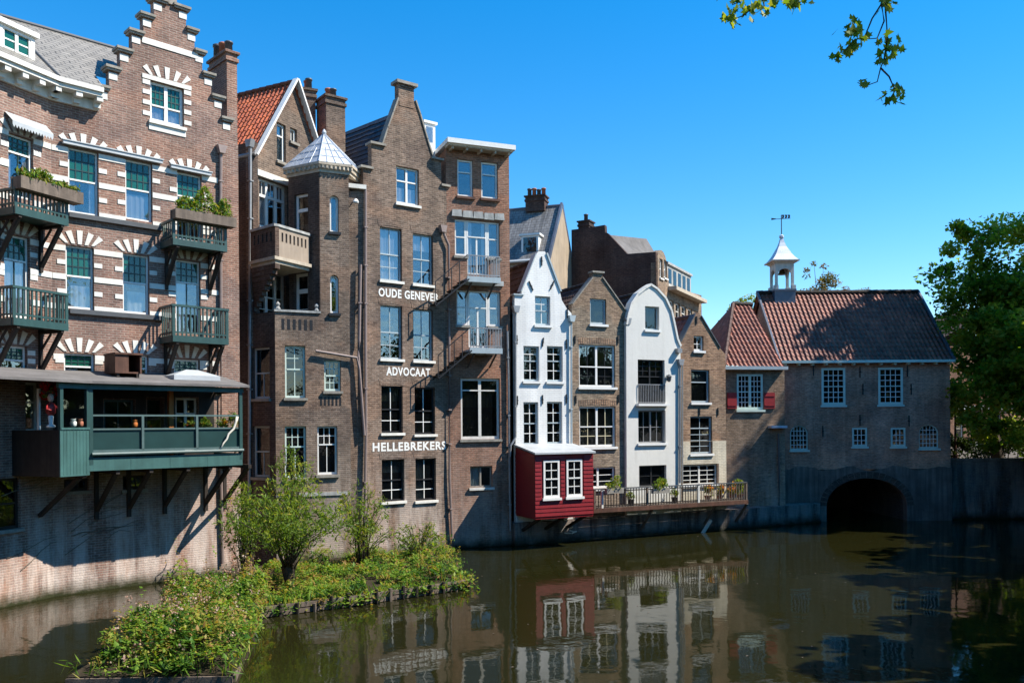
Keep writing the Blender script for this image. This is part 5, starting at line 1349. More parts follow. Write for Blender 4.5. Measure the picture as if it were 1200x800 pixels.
# pieces of pale litter wedged below the bay
for i in range(7):
    px, py = 662+random.uniform(-6,26), 612+random.uniform(-4,18); p = at(px, py, FE.world(FE.u(px),-.2,0).y-.22)
    m = MB(); m.bar(p, p+Vector((random.uniform(-.25,.25),-.05,random.uniform(-.12,.12))), .03, .05); tag(m.build('wood_scrap', M['bone']), 'pale splinter of wood caught on the quay below the red bay', 'scrap', 'wood scraps caught below the red bay')
# ================================================================== houses behind
def rect_house(name, F, L, Dp, ze, zr, mats, label, chim=None, dorm=None):
    t = thing(name, F.W, label, 'house'); wm, rm = mats
    m = MB()
    m.box(0, L, 0, Dp, 2.5, ze)
    for x in (0.003, L-.203): m.add([(x,0,ze),(x,Dp,ze),(x,Dp/2,zr),(x+.2,0,ze),(x+.2,Dp,ze),(x+.2,Dp/2,zr)], [(0,1,2),(3,5,4),(0,3,4,1),(1,4,5,2),(2,5,3,0)])
    m.build('wall', M[wm], t)
    m = MB(); S = math.hypot(Dp/2, zr-ze)
    for (y0, s) in ((-.15,1),(Dp+.15,-1)):
        z0 = ze-.15*(zr-ze)/(Dp/2)
        m.quad((-.05,y0,z0+.05),(L-.15,y0,z0+.05),(L-.15,Dp/2,zr+.05),(-.05,Dp/2,zr+.05), uv=[(0,0),(L,0),(L,S),(0,S)])
    ro = m.build('roof', M[rm], t, recalc=False)
    m = MB(); m.bar((L-.05,-.2,ze-.1),(L-.05,Dp/2,zr+.14), .25, .12, up=(1,0,0)); m.bar((L-.05,Dp+.2,ze-.1),(L-.05,Dp/2,zr+.14), .25, .12, up=(1,0,0)); m.tube([(0,Dp/2,zr+.07),(L,Dp/2,zr+.07)], .08, 6)
    split_loose(m.build('verge', M['leaddark'], t))
    return t, ro
# grey roof house: eave corner seen at px 645
a = at(645, 303, 48); dirx = (.95,-.31); L = 5.2
F = Fr(a.x-dirx[0]*L, a.y-dirx[1]*L, *dirx); zeG = a.z; 
tG, rG = rect_house('brick_house', F, L, 5.6, zeG, CAMZ+ray(655,241)[1]*50.5, ('beige','slatelt'), 'house behind with streaky grey slate roof, beige gable wall and white dormer')
chimney(tG, F, F.u(618,-2.8,240), F.u(640,-2.8,240), 2.4, 3.2, CAMZ+ray(628,246)[1]*50.5, CAMZ+ray(628,227)[1]*50.5, 'brickK', 4)
u0,u1 = F.u(611,-.4,290), F.u(631,-.4,290); z0, z1 = F.z(621,300,-.4), F.z(621,276,-.4); m = MB()
m.box(u0,u1,.4,2.4,z0-.4,z1); m.box(u0-.1,u1+.1,.32,2.5,z1+.003,z1+.12); dm = m.build('dormer', M['white'], rG)
m = MB(); m.box(u0+.12,u1-.12,.385,.397,z0+.05,z1-.1); m.build('dormer_pane', M['glassdk'], dm)
m = MB(); m.tube([(-.1,-.2,zeG-.05),(L,-.2,zeG-.05)], .08, 6); m.build('gutter', M['white'], tG)
# tall dark block
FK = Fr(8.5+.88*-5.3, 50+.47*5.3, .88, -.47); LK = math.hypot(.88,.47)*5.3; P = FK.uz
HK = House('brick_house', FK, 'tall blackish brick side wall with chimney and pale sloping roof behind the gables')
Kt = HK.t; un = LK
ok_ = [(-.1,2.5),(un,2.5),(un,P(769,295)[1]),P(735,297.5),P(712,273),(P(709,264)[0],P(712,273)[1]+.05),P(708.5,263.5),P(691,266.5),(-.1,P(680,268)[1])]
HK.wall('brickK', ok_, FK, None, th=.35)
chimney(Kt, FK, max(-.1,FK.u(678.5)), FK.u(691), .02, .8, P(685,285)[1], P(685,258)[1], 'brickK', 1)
m = MB(); m.quad((P(712,273)[0],.36,P(712,274)[1]),(P(734,298)[0],.36,P(734,298)[1]),(P(734,298)[0]+.7,4.5,P(734,298)[1]+.1),(P(712,273)[0]+.9,4.5,P(712,273)[1]+.4), uv=[(0,0),(2,0),(2,6),(0,6)])
m.build('roof', M['felt'], Kt, recalc=False)
FL = Fr(8.5, 50, .47, .88); P = FL.uz
HL = House('brick_house', FL, 'distant brown brick terrace front with white bow window receding beyond the gables')
Lt = HL.t; ul = FL.u(822.5); uk = FL.u(782.5)
for i in range(2): HL.win(773+i*5,776.6+i*5,303.5+i*1.5,326, frame='white', fw=.10, split=.5, glass='glassdk', sill='stone')
for i in range(5): HL.win(784.5+i*7.2,789.8+i*7.2,352+i*3.2,378+i*1.4, frame='stone', fw=.10, split=.6, glass='glass', sill='stone')
tk = P(775,293)[1]
ol = [(0,2.5),(ul,2.5),(ul,P(820,345)[1]),(P(784,340)[0],P(784,335)[1])]+[(uk*.5+uk*.5*math.cos(math.pi*i/8), tk-.9+.9*math.sin(math.pi*i/8)) for i in range(9)]
HL.wall('brickF', ol, FL, None, th=.3); HL.done()
m = MB(); zc_ = P(803,347)[1]; m.box(uk+.1, ul-.6, -.55, -.002, zc_-.1, zc_+.12); m.build('cornice', M['buff'], Lt)
m = MB(); z0, z1 = zc_+.12, P(800,318)[1]; m.box(uk+.3, ul-2.2, .1, 1.6, z0, z1); m.box(uk+.2, ul-2.1, .0, 1.7, z1+.003, z1+.15); bb = m.build('roof_storey', M['concrete'], Lt)
m = MB(); n = 5
for i in range(n): x = uk+.5+(ul-2.2-uk-.4)*i/n; m.box(x, x+.62*(ul-2.4-uk)/n, .085, .097, z0+.3, z1-.2)
m.build('pane', M['glassdk'], bb)
m = MB(); m.box(0.02, ul-.02, .32, 7, 2.5, P(784,344)[1]); m.build('rear_wall', M['brickK'], Lt)
# sunlit house far behind the big tree
FS = Fr(34.0, 68, .95, .3); P = FS.uz
HS = House('brick_house', FS, 'sunlit orange brick house front glimpsed beneath the big tree')
for i in range(3): HS.win(1118+i*22,1129+i*22,484,520, frame='cream', fw=.14, split=.5, glass='glassdk', sill='stone')
HS.wall('brickFar', [(-1,2.5),(14,2.5),(14,11),(-1,11)], FS, (-1, 14, 2.5, 11, .3, 6)); HS.done()
m = MB(); z = P(1128,477)[1]; m.box(-1, 14, -.12, -.002, z-.2, z+.15); m.build('string_course', M['stone'], HS.t, FS.W)
gable_roof(HS.t, FS, -1.2, 14.2, 10.9, 6.5, 14.5, -.2, 6.2, 'pantiledk', .3, .5, .03, 3)
# ================================================================== ground, water, banks
canal = [(-20,-60),(-19.5,22),(-16.5,31.5),(-9.5,38),(-5.5,41.5),(5,44),(11,50),(22.3,50.3),(22.3,43.6),(26.6,43.6),(7.2,5),(2.5,-60)]
canal = canal[::-1]
big = [(-800,-500),(800,-500),(800,1500),(-800,1500)]
m = MB(); ZG = 2.92
pts = [Vector(p) for p in big+canal]; ed = [(i,(i+1)%4) for i in range(4)]+[(4+i,4+(i+1)%len(canal)) for i in range(len(canal))]
vs, es, fs, *_ = delaunay_2d_cdt(pts, ed, [], 0, 1e-5)
m.add([(v[0],v[1],ZG) for v in vs], [f for f in fs if not inside((sum(vs[i][0] for i in f)/len(f), sum(vs[i][1] for i in f)/len(f)), canal)])
for a, b_ in zip(canal, canal[1:]+canal[:1]): m.quad((*a,-1.2),(*b_,-1.2),(*b_,ZG),(*a,ZG))
tag(m.build('ground', M['ground'], recalc=False), kind='structure')
t = NT('canal_water'); tc = t.n('ShaderNodeTexCoord'); ob = tc.outputs['Object']
n1 = t.noise(t.mapv(ob, (1,1.0,1)), .9, 2, .4); n2 = t.noise(ob, 5.0, 2, .5); n3 = t.noise(ob, .12, 3, .5)
h = t.math('ADD', t.math('MULTIPLY', n1, 1.0), t.math('MULTIPLY', n2, .16))
bs = t.bsdf(t.mix(n3, (.0105,.0108,.003), (.016,.015,.0042)), .035, t.bump(h, .020, .42), .5); bs.inputs['IOR'].default_value = 1.33
M['water'] = t.m
m = MB(); m.quad((-24,-65,0),(30,-65,0),(30,54,0),(-24,54,0)); tag(m.build('water', M['water']), kind='structure')
def wallslab(name, a, b_, th, z0, z1, mat, label):
    m = MB(); d = Vector((b_[0]-a[0], b_[1]-a[1])).normalized(); n = Vector((-d.y, d.x))*th
    m.slab([a, b_, (b_[0]+n.x,b_[1]+n.y), (a[0]+n.x,a[1]+n.y)], z0, z1)
    n2 = n.normalized()*.06; m.slab([(a[0]-n2.x,a[1]-n2.y), (b_[0]-n2.x,b_[1]-n2.y), (b_[0]+n.x,b_[1]+n.y), (a[0]+n.x,a[1]+n.y)], z1+.003, z1+.14)
    return tag(m.build(name, M[mat]), label, 'wall')
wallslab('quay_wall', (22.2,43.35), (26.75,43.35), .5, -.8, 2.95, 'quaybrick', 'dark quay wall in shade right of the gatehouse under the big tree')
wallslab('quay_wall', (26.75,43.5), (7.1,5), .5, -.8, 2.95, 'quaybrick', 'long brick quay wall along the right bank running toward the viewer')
# street lamp on the right quay
bp = at(1119.5, 520, 46); t_ = thing('street_lamp', Matrix.Translation((bp.x,bp.y,ZG)), 'slim dark street lamp standing between gatehouse corner and big tree', 'street lamp')
zt = at(1119.5, 452, 46).z-ZG
m = MB(); m.lathe([(.14,0),(.14,.25),(.09,.35),(.06,.5),(.045,zt-.45)], n=10); m.build('pole', M['brownwood'], t_)
m = MB(); m.lathe([(.06,zt-.45),(.17,zt-.38),(.22,zt-.02),(.24,zt)], n=6); m.build('lantern', M['clear'], t_)
m = MB(); m.lathe([(.27,zt+.002),(.16,zt+.12),(.05,zt+.2),(.02,zt+.3)], n=6); m.build('lantern_cap', M['black'], t_)
# ------------------------------------------------------------------ the garden bank on the water
isl = [(-8.7,16.6),(-5.5,16.7),(-5.9,19.5),(-6.62,22.3),(-4.6,23.6),(-2.9,24.9),(-1.42,26.05),(-1.7,28.5),(-2.75,33.6),(-5.4,31.9),(-8.35,30.1),(-9.6,28.9),(-9.45,26.4),(-9.1,23.0),(-8.8,20)]
m = MB(); m.slab(isl, -.8, .16); tag(m.build('garden_soil', M['soil']), kind='structure')
edge = isl[3:7]
t_ = thing('timber_edging', Matrix.Identity(4), 'weathered timber edging with short posts holding the green garden bank', 'edging')
for a, b_ in zip(edge, edge[1:]):
    d = Vector((b_[0]-a[0], b_[1]-a[1], 0)); L = d.length; d.normalize(); n = Vector((d.y,-d.x,0))
    for z0 in (.02, .17):
        m = MB(); p = Vector((*a,z0+.055))+n*.05; m.bar(p, p+d*(L-.03), .07, .12); m.build('plank', M['oldwood'], t_)
    k = int(L/.42)
    for i in range(k+1):
        q = Vector((*a,0))+d*(L*i/max(k,1))+n*.13; m = MB(); m.tube([q-Vector((0,0,.5)), q+Vector((random.uniform(-.02,.02),0,random.uniform(.22,.40)))], .05, 7); m.build('post', M['darkwood' if i%3 else 'oldwood'], t_)
def ring(name, a, b_, lab):
    d = Vector((b_[0]-a[0], b_[1]-a[1], 0)); n = Vector((d.y,-d.x,0)).normalized()
    m = MB(); p = Vector((*a,.05))+n*.02; m.bar(p, p+d, .08, .16); return tag(m.build(name, M['oldwood']), lab, 'plank')
ring('edge_plank', isl[0], isl[1], 'long plank edging the front of the near clump of weeds')
ring('edge_plank', isl[1], isl[3], 'plank edging the water side of the near clump of weeds')
# leafy cover: points scattered over a polygon, heights from a lumpy field
def scatter(poly, n, hfun, lo=.1):
    xs = [p[0] for p in poly]; ys = [p[1] for p in poly]; out = []
    while len(out) < n:
        x, y = random.uniform(min(xs), max(xs)), random.uniform(min(ys), max(ys))
        if inside((x,y), poly):
            h = hfun(x, y); out.append((x, y, .14+h*(lo+(1-lo)*random.random()**.6)))
    return np.array(out)
def lump(x, y, s=1.0): return .5+.25*math.sin(x*2.3*s+1)+.25*math.sin(y*1.9*s+x*.9)+.22*math.sin(x*4.7*s-y*3.9)
near = [(-8.3,16.75),(-5.65,16.8),(-5.9,19.5),(-6.5,22.3),(-7.3,24.6),(-8.4,26.0),(-9.45,26.1),(-9.1,23),(-8.7,20)]
def hn(x, y):
    # lumpy heights, low at the front edge
    e = min(1, max(.3, (y-16.2)*.6)); return (.40+.95*lump(x,y,.8))*e*(.7 if y > 24 else 1)
def plants(poly, n, hfun, per, rad, edge=0.0):
    """separate leafy plants, each a dome of leaves with its own height, leaf size and shade, gaps between them"""
    xs = [p[0] for p in poly]; ys = [p[1] for p in poly]; P = []; S = []; C = []; k = 0
    while k < n:
        x, y = random.uniform(min(xs), max(xs)), random.uniform(min(ys), max(ys))
        if not inside((x,y), poly): continue
        k += 1; h = max(.12, hfun(x,y)*random.uniform(.55,1.2)); r = rad*random.uniform(.55,1.35); s = random.choice((.06,.08,.10,.13,.17)); c = random.betavariate(1.6,1.5); m_ = int(per*random.uniform(.6,1.4)*(.12/s)**.8)
        a = RNG.uniform(0,6.283,m_); f = RNG.random(m_)**.5; ph = RNG.random(m_)
        zz = h*(1-.75*f*f*ph)*(.55+.45*ph**.5); q = np.stack([x+np.cos(a)*f*r, y+np.sin(a)*f*r, .14+np.maximum(zz,.02)], 1)+RNG.normal(0,.025,(m_,3))
        P.append(q); S.append(np.full(m_, s)); C.append(np.clip(c+.12*RNG.normal(size=m_),0,1))
        if random.random() < .30:                      # a taller flowering or seeding stalk
            m2 = 14; t_ = np.linspace(.4,1,m2); lx, ly = random.gauss(0,.15), random.gauss(0,.15)
            P.append(np.stack([x+lx*t_, y+ly*t_, .14+h*1.35*t_], 1)+RNG.normal(0,.03,(m2,3))); S.append(np.full(m2, .09)); C.append(np.full(m2, min(1,c+.35)))
    return np.concatenate(P), np.concatenate(S), np.concatenate(C)
P, S, C = plants(near, 330, hn, 62, .30); tag(leafmesh('weeds', P, S, M['leafweed'], None, None, .5, rnd=C, flat=.75), kind='stuff')
strip = [(-6.4,22.75),(-4.5,24.0),(-2.95,25.2),(-1.6,26.3),(-1.75,28.3),(-2.7,33.2),(-5.4,31.7),(-8.3,29.9),(-8.3,26.4),(-7.3,24.6)]
def hs_(x, y): return .12+.36*lump(x,y,1.1)+.28*max(0, 1-abs(x+2.5)/1.5)+.25*max(0,(y-27.5)*.12)
P, S, C = plants(strip, 420, hs_, 46, .27)
for k in range(46):                                   # plants spilling over the timber edge here and there
    i = random.choice((3,3,4,4,5,5,5,6)); a, b_ = isl[i], isl[i+1]; f = random.random(); x, y = a[0]+(b_[0]-a[0])*f+random.gauss(.05,.06), a[1]+(b_[1]-a[1])*f+random.gauss(-.05,.06)
    c = random.betavariate(1.3,1.9); nn_ = random.randint(12,30); q = np.array([x,y,.2])+RNG.normal(0,1,(nn_,3))*[.15,.12,.09]; q[:,2] = np.maximum(q[:,2], .03)
    P = np.concatenate([P, q]); S = np.concatenate([S, np.full(nn_, random.choice((.09,.12,.15)))]); C = np.concatenate([C, np.full(nn_, c)])
tag(leafmesh('ground_cover', P, S, M['leafweed'], None, None, .5, rnd=C, flat=.75), kind='stuff')
pts = scatter(near, 160, hn, .9); pp = np.concatenate([pts+RNG.normal(0,.05,pts.shape) for _ in range(9)]); pp[:,2] += .06
tag(leafmesh('dry_blossoms', pp, .05, M['flowerpale'], None, None, .8), kind='stuff')
# grass-like blades at the water's edge
pts = []; 
for i in range(500):
    k = random.randrange(0, 6); a, b_ = isl[k], isl[k+1]; f = random.random(); pts.append((a[0]+(b_[0]-a[0])*f+random.uniform(-.12,.12), a[1]+(b_[1]-a[1])*f+random.uniform(-.15,.12), random.uniform(.12,.5)))
tag(leafmesh('grass', pts, .34, M['leafweed'], None, None, .10, up=1.6), kind='stuff')
# taller shrubs
def shrub(name, px, py, Y, pw, ptop, twigs, leaf, mat, label, per=28, pbot=None, cat='shrub', aspect=.26, trunk=0, lean=0.0):
    """arching twigs from one root, leaves set along each twig"""
    b = at(px, py, Y); H = at(px, ptop, Y).z; w = pw/2/1000*Y; z0 = .12
    t = thing(name, Matrix.Translation((b.x,b.y,z0)), label, cat); I = Matrix.Identity(4); m = MB(); P = []; C = []
    for k in range(twigs):
        a = random.uniform(0, 6.283); rr = random.random()**.6; hh = (H-z0-trunk)*random.uniform(.5,1.0)*(1.02-.42*rr*rr)
        s = Vector((b.x+math.cos(a)*.10+random.gauss(0,.05), b.y+math.sin(a)*.10, z0+trunk*.9)); e = Vector((b.x+math.cos(a)*w*rr+lean*hh, b.y+math.sin(a)*w*rr*.8, z0+trunk+hh))
        c = s.lerp(e,.5)+Vector((-math.cos(a)*w*.18*rr, 0, hh*.10)); tip = e+Vector((math.cos(a)*w*.14, math.sin(a)*w*.1, -hh*random.uniform(0,.14)))
        pts = [s, s.lerp(c,.6), c, c.lerp(e,.6), e, tip]
        if k < 26: m.tube(pts, .022, 5, .004)
        cv = random.random()
        for i in range(per):
            f = (.22+.78*random.random()**.8)*5; j = min(4, int(f)); q = pts[j].lerp(pts[j+1], f-j)
            P.append(q+Vector((random.gauss(0,.085), random.gauss(0,.085), random.gauss(0,.075)))); C.append(cv*.7+.3*random.random())
    if trunk: m.tube([(b.x,b.y,z0-.2),(b.x+.03,b.y,z0+trunk*.5),(b.x-.04,b.y,z0+trunk),(b.x,b.y,z0+trunk+.12)], .15, 9, .2)
    m.build('stems', M['bark'], t, I, smooth=True)
    leafmesh('leaves', P, leaf, mat, t, I, aspect, up=.5, rnd=np.array(C)); return t
shrub('willow_shrub', 338, 692, 25.2, 146, 558, 150, .16, M['leafwillow'], 'bushy willow with short gnarled trunk on the garden bank', 32, trunk=.75)
shrub('sapling', 342, 680, 26.5, 66, 500, 34, .15, M['leafwillow'], 'thin sapling rising in front of the turret house windows', 34, cat='sapling', trunk=1.3)
shrub('shrub', 424, 655, 29.5, 74, 558, 62, .16, M['leafwillow'], 'loose airy shrub growing against the brown wall right of the willow', 26)
shrub('shrub', 490, 652, 30.5, 56, 606, 34, .15, M['leafwillow'], 'small wispy shrub near the right end of the garden bank', 20)
shrub('shrub', 288, 680, 27.2, 60, 558, 44, .15, M['leafwillow'], 'dark slender shrub beside the drainpipe left of the willow', 30)
# bare creeper on the shaded wall under the veranda
t_ = thing('creeper', FA2.W, 'bare pale creeper stems fanning over the dark wall under the veranda', 'creeper')
for i in range(16):
    px, py = random.uniform(38,150), random.uniform(560,650); m = MB(); Fq = FA1 if px < 60 else FA2; u, z = Fq.uz(px, py); pts = []
    L = random.uniform(.8, 2.0); a = random.uniform(.05,.5)
    for k in range(6): s = k/5; pts.append((u-L*.55+L*s, -.02-.015*math.sin(s*9), z-a*L*.5+L*a*math.sin(s*1.9)+.05*math.sin(s*7+i)))
    m.tube(pts, .014, 5, .006); m.build('stem', M['twig'], t_, Fq.W)
# ------------------------------------------------------------------ trees
keepJ = lambda p: not (p[0] < 21.6 and p[1] > 42.2 and p[2] < 11.0)
tree('leafy_tree', (25.7,45.2,2.9), 4.2, (25.4,43.4,9.2), (3.3,3.6,6.2), 210, .95, 36000, .25, M['leafbig'], 'big dense green tree on the right quay overhanging the gatehouse', trunk_r=.34, limbs=14, aspect=.75, droop=.5, keep=keepJ, shell=.35, extra=[at(px+10,py,Y) for px,py,Y in ((1112,266,43.5),(1104,292,43.2),(1098,318,43),(1088,322,42.6),(1104,340,43),(1122,275,44),(1136,272,44),(1150,275,43.5),(1170,268,44),(1190,272,44),(1206,280,43),(1112,380,43),(1118,420,43),(1122,455,42.5),(1140,490,42),(1130,470,43),(1160,500,42),(1180,515,41.5),(1200,520,42),(1150,522,43),(1120,352,43.5),(1135,330,43))])
# unseen leaf masses, right bank and behind the viewer, added for shade and reflections
cen = [ellipsoid((28.6,42.2,6.2),(1.5,1.7,3.2),16,.2), ellipsoid((34.1,41.2,23.6),(3.9,4.4,4.9),150,.2)]  # low clump shades the quay; high trunkless crown shaped to shade the gatehouse roof
for y in range(14, 40, 3): cen.append(ellipsoid((7.2+(y-5)*.5026+3.3,y,7.0),(2.4,2.2,4.2),16,.3))
for y in range(8, 12, 5): cen.append(ellipsoid((15.5+y*.42,y,8.5),(3.2,3.4,5.6),30,.3))
for x in range(22, 48, 4):
    for y in (-14, -4, 6, 16): cen.append(ellipsoid((x+(2 if y > 8 else 0)+random.uniform(-1,1),y+random.uniform(-1,1),6.2+(1 if x > 36 else 0)),(3.2,3.4,3.6),14,.3))
for x in range(-52, 12, 4): cen.append(ellipsoid((x,-9+random.uniform(-2,2),9.5),(3.4,3.0,7.0+random.uniform(-1,2)),34,.3))
P, cv = clumped(np.concatenate(cen), 1.35, 46000); P[:,2] = np.maximum(P[:,2], 2.95)
tag(leafmesh('unseen_shade_treeline', P, .75, M['leafdeep'], None, None, .8, droop=.3, rnd=cv), kind='stuff')
tree('autumn_tree', (22.6,62,2.9), 8.2, (22.6,62,14.6), (1.9,1.9,2.3), 60, .42, 2400, .19, M['leaffar'], 'thin autumn tree with sparse brown leaves rising behind the gatehouse ridge', trunk_r=.16, limbs=26, aspect=.6, shell=.3)
tree('leafy_tree', (17.4,63,2.9), 7.0, (17.3,63,12.9), (2.2,1.7,1.6), 34, .5, 2600, .17, M['leafwillow'], 'small green treetop peeping over the gatehouse roof left of the bell turret', trunk_r=.15, limbs=8)
tree('leafy_tree', (24.6,64,2.9), 7.5, (26.2,64,13.9), (1.3,1.3,1.2), 20, .35, 500, .16, M['leaffar'], 'faint bare treetop just over the middle of the gatehouse ridge', trunk_r=.13, limbs=14)
hd = thing('hedge', Matrix.Translation((24.5,46.4,2.92)), 'dark hedge on the right quay beneath the big leafy tree', 'hedge')
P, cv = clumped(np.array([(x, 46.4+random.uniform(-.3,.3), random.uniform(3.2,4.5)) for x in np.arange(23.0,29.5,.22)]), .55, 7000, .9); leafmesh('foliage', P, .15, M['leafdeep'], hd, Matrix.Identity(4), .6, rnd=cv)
m = MB()
for x in np.arange(23.1,29.4,.55): m.tube([(x,46.4,2.85),(x+random.uniform(-.15,.15),46.4,4.3)], .03, 5, .01)
m.build('stems', M['bark'], hd, Matrix.Identity(4))
# ------------------------------------------------------------------ overhanging maple at the top right, close to the viewer
YB = 9.0
mt_ = thing('maple_tree', Matrix.Translation((10.2,9.6,2.9)), 'maple whose leafy twigs hang into the sky at the top right', 'tree'); I = Matrix.Identity(4)
m = MB(); m.tube([(10.2,9.6,2.7),(10.1,9.6,5.5),(9.8,9.5,8.2)], .28, 10, .2); m.build('trunk', M['bark'], mt_, I, smooth=True)
px2 = lambda px, py, dy=0: at(px, py, YB+dy)
m = MB(); m.tube([(9.8,9.5,8.0),(7.5,9.2,10.2), px2(1120,-60), px2(1035,-42), px2(950,-48), px2(880,-30)], .12, 7, .012)
for path in ([(1035,-42),(1033,5),(1022,22),(1014,42),(1000,48),(990,60),(980,64)], [(1033,5),(1036,25),(1028,45),(1016,46)], [(1036,-40),(1038,14),(1040,44),(1036,70),(1032,80),(1028,96),(1014,101),(1005,97)], [(1032,80),(1042,90),(1049,106),(1042,117)], [(950,-48),(930,-6),(936,6)], [(880,-30),(890,2),(872,18),(857,24)], [(880,-30),(868,2),(858,6)], [(893,-5),(897,14)]):
    m.tube([px2(*p, dy=random.uniform(-.05,.05)) for p in path], .011, 5, .004)
m.build('limb', M['bark'], mt_, I, smooth=True)
lobes = [(0,-.5),(.13,-.22),(.42,-.30),(.32,-.08),(.56,.12),(.26,.14),(.20,.30),(0,.62),(-.20,.30),(-.26,.14),(-.56,.12),(-.32,-.08),(-.42,-.30),(-.13,-.22)]
m = MB(); rv = []
for (px, py, rad, n) in ((857,22,8,9),(862,4,12,14),(876,6,10,9),(893,5,9,13),(914,-2,7,5),(930,3,9,12),(942,0,7,6),(1001,38,13,24),(1010,48,8,7),(1000,57,6,6),(979,61,7,8),(1042,50,10,14),(1037,63,9,12),(1033,72,5,4),(1039,3,9,13),(1011,97,6,7),(1050,106,8,12),(1040,114,7,9)):
    for i in range(n):
        c = px2(px+random.gauss(0,rad*.6), py+random.gauss(0,rad*.6), random.uniform(-.12,.12)); s = random.uniform(.05,.095)
        M3 = (Matrix.Rotation(random.uniform(0,6.28),3,'Z') @ Matrix.Rotation(random.uniform(-1.0,1.0)+1.2,3,'X') @ Matrix.Rotation(random.uniform(-1,1),3,'Y'))
        b0 = len(m.v); m.add([c+M3@Vector((x*s*1.3, y*s*1.3-s*.3, .12*s*abs(x))) for x, y in lobes]+[c+M3@Vector((0,-s*.3,.0))], [(k,(k+1)%14,14) for k in range(14)])
        rv += [random.random()]*14
o = m.build('leaves', M['leafnear'], mt_, I, recalc=False); a_ = o.data.attributes.new('rnd','FLOAT','FACE'); a_.data.foreach_set('value', rv)
# crown of that tree above and beyond the frame
P, cv = clumped(ellipsoid((10.6,9.5,12.5),(3.0,3.2,2.4),60,.4), .9, 6000); leafmesh('crown', P, .2, M['leafbig'], mt_, I, .75, droop=.5, rnd=cv)
# ------------------------------------------------------------------ plants in the planters and on the deck
def potplants(F, u0, u1, p, z, n, label, cat='plants', cols=('leafweed',), h=.35, fl=None):
    t = thing('planter_plants', F.W @ Matrix.Translation((u0,-p-.1,z-.08)), label, cat)
    pts = []
    for i in range(n): u = random.uniform(u0+.1,u1-.1); hh = h*(.35+.65*abs(math.sin(u*4.1)*math.sin(u*1.7+.6))); pts.append((u, -p-.1+random.gauss(0,.1), z-.06+hh*random.random()**.7*1.3))
    leafmesh('leaves', pts, .15, M[cols[0]], t, F.W, .3, up=.9)
    if fl:
        k = np.array(pts)[RNG.choice(len(pts), max(6,n//8))]; k[:,2] += .05; leafmesh('flowers', np.concatenate([k+RNG.normal(0,.02,k.shape) for _ in range(3)]), .06, M[fl], t, F.W, .9)
    return t
potplants(*pR, 1300, 'overgrown weeds in the wooden planter of the right upper teal balcony', h=.75)
potplants(*pL, 900, 'low grass and weeds in the planter of the left upper balcony', h=.35)
for i, (px, w, lab) in enumerate(((718,.95,'green trailing plant in the hanging planter near the red bay'),(772,.95,'leafy plant in the hanging planter below the white rendered house'))):
    u, z = FE.uz(px, 572, pd+.05); bx = thing('planter', FE.W @ Matrix.Translation((u,-pd-.15,z-.2)), ('grey trough hung on the deck rail near the red bay','grey trough hung on the deck rail below the white rendered house')[i], 'planter')
    m = MB(); w2_ = .42; m.box(u-w2_,u+w2_,-pd-.26,-pd-.24,z-.2,z+.02); m.box(u-w2_,u+w2_,-pd-.09,-pd-.07,z-.2,z+.02); m.box(u-w2_,u-w2_+.02,-pd-.24,-pd-.09,z-.2,z+.02); m.box(u+w2_-.02,u+w2_,-pd-.24,-pd-.09,z-.2,z+.02); m.box(u-w2_+.02,u+w2_-.02,-pd-.24,-pd-.09,z-.2,z-.04); m.build('trough', M['greystone'], bx, FE.W)
    potplants(FE, u-.42, u+.42, pd+.06, z+.02, 260, lab, h=.45, cols=('leafwillow',))
for i, (px, lab, fl) in enumerate(((828,'orange flowering plant low behind the deck railing','floworange'),(842,'bright yellow orange flowers behind the deck railing','floworange'),(856,'golden flowering plant near the deck corner post','floworange'),(866,'leafy green plant at the right end of the deck',None))):
    u = FE.u(px, .6); t_ = thing('flower_pot', FE.W @ Matrix.Translation((u,-.6,zDb+.14)), lab, 'potted plant', 'potted plants on the deck')
    m = MB(); m.lathe([(.10,0),(.15,.22),(.16,.24),(.13,.24),(.12,.2)], (u,-.6,zDb+.142), 10); m.build('pot', M['terracotta'], t_, FE.W)
    hh = .5 if fl else .95; cen = ellipsoid((u,-.6,zDb+.3+hh*.55),(.22,.2,hh*.5),12,.2); P, cv = clumped(cen, .13, 420 if fl else 500, 1); leafmesh('leaves', P, .11, M['leafwillow'], t_, FE.W, .4, up=.5)
    if fl: P, cv = clumped(cen+np.array([0,-.08,.06]), .14, 170, 1); leafmesh('flowers', P, .07, M[fl], t_, FE.W, .9)
for px, lab in ((789,'small dark pot plant by the grey downpipe on the deck'),(738,'small pot plant behind the railing below the brown house')):
    u = FE.u(px, .5); t_ = thing('flower_pot', FE.W @ Matrix.Translation((u,-.5,zDb+.14)), lab, 'potted plant', 'potted plants on the deck')
    m = MB(); m.lathe([(.10,0),(.15,.22),(.16,.24),(.13,.24),(.12,.2)], (u,-.5,zDb+.142), 10); m.build('pot', M['black'], t_, FE.W)
    P, cv = clumped(ellipsoid((u,-.5,zDb+.62),(.16,.15,.2),8,.2), .12, 260, 1); leafmesh('leaves', P, .10, M['leafwillow'], t_, FE.W, .35, up=.8)
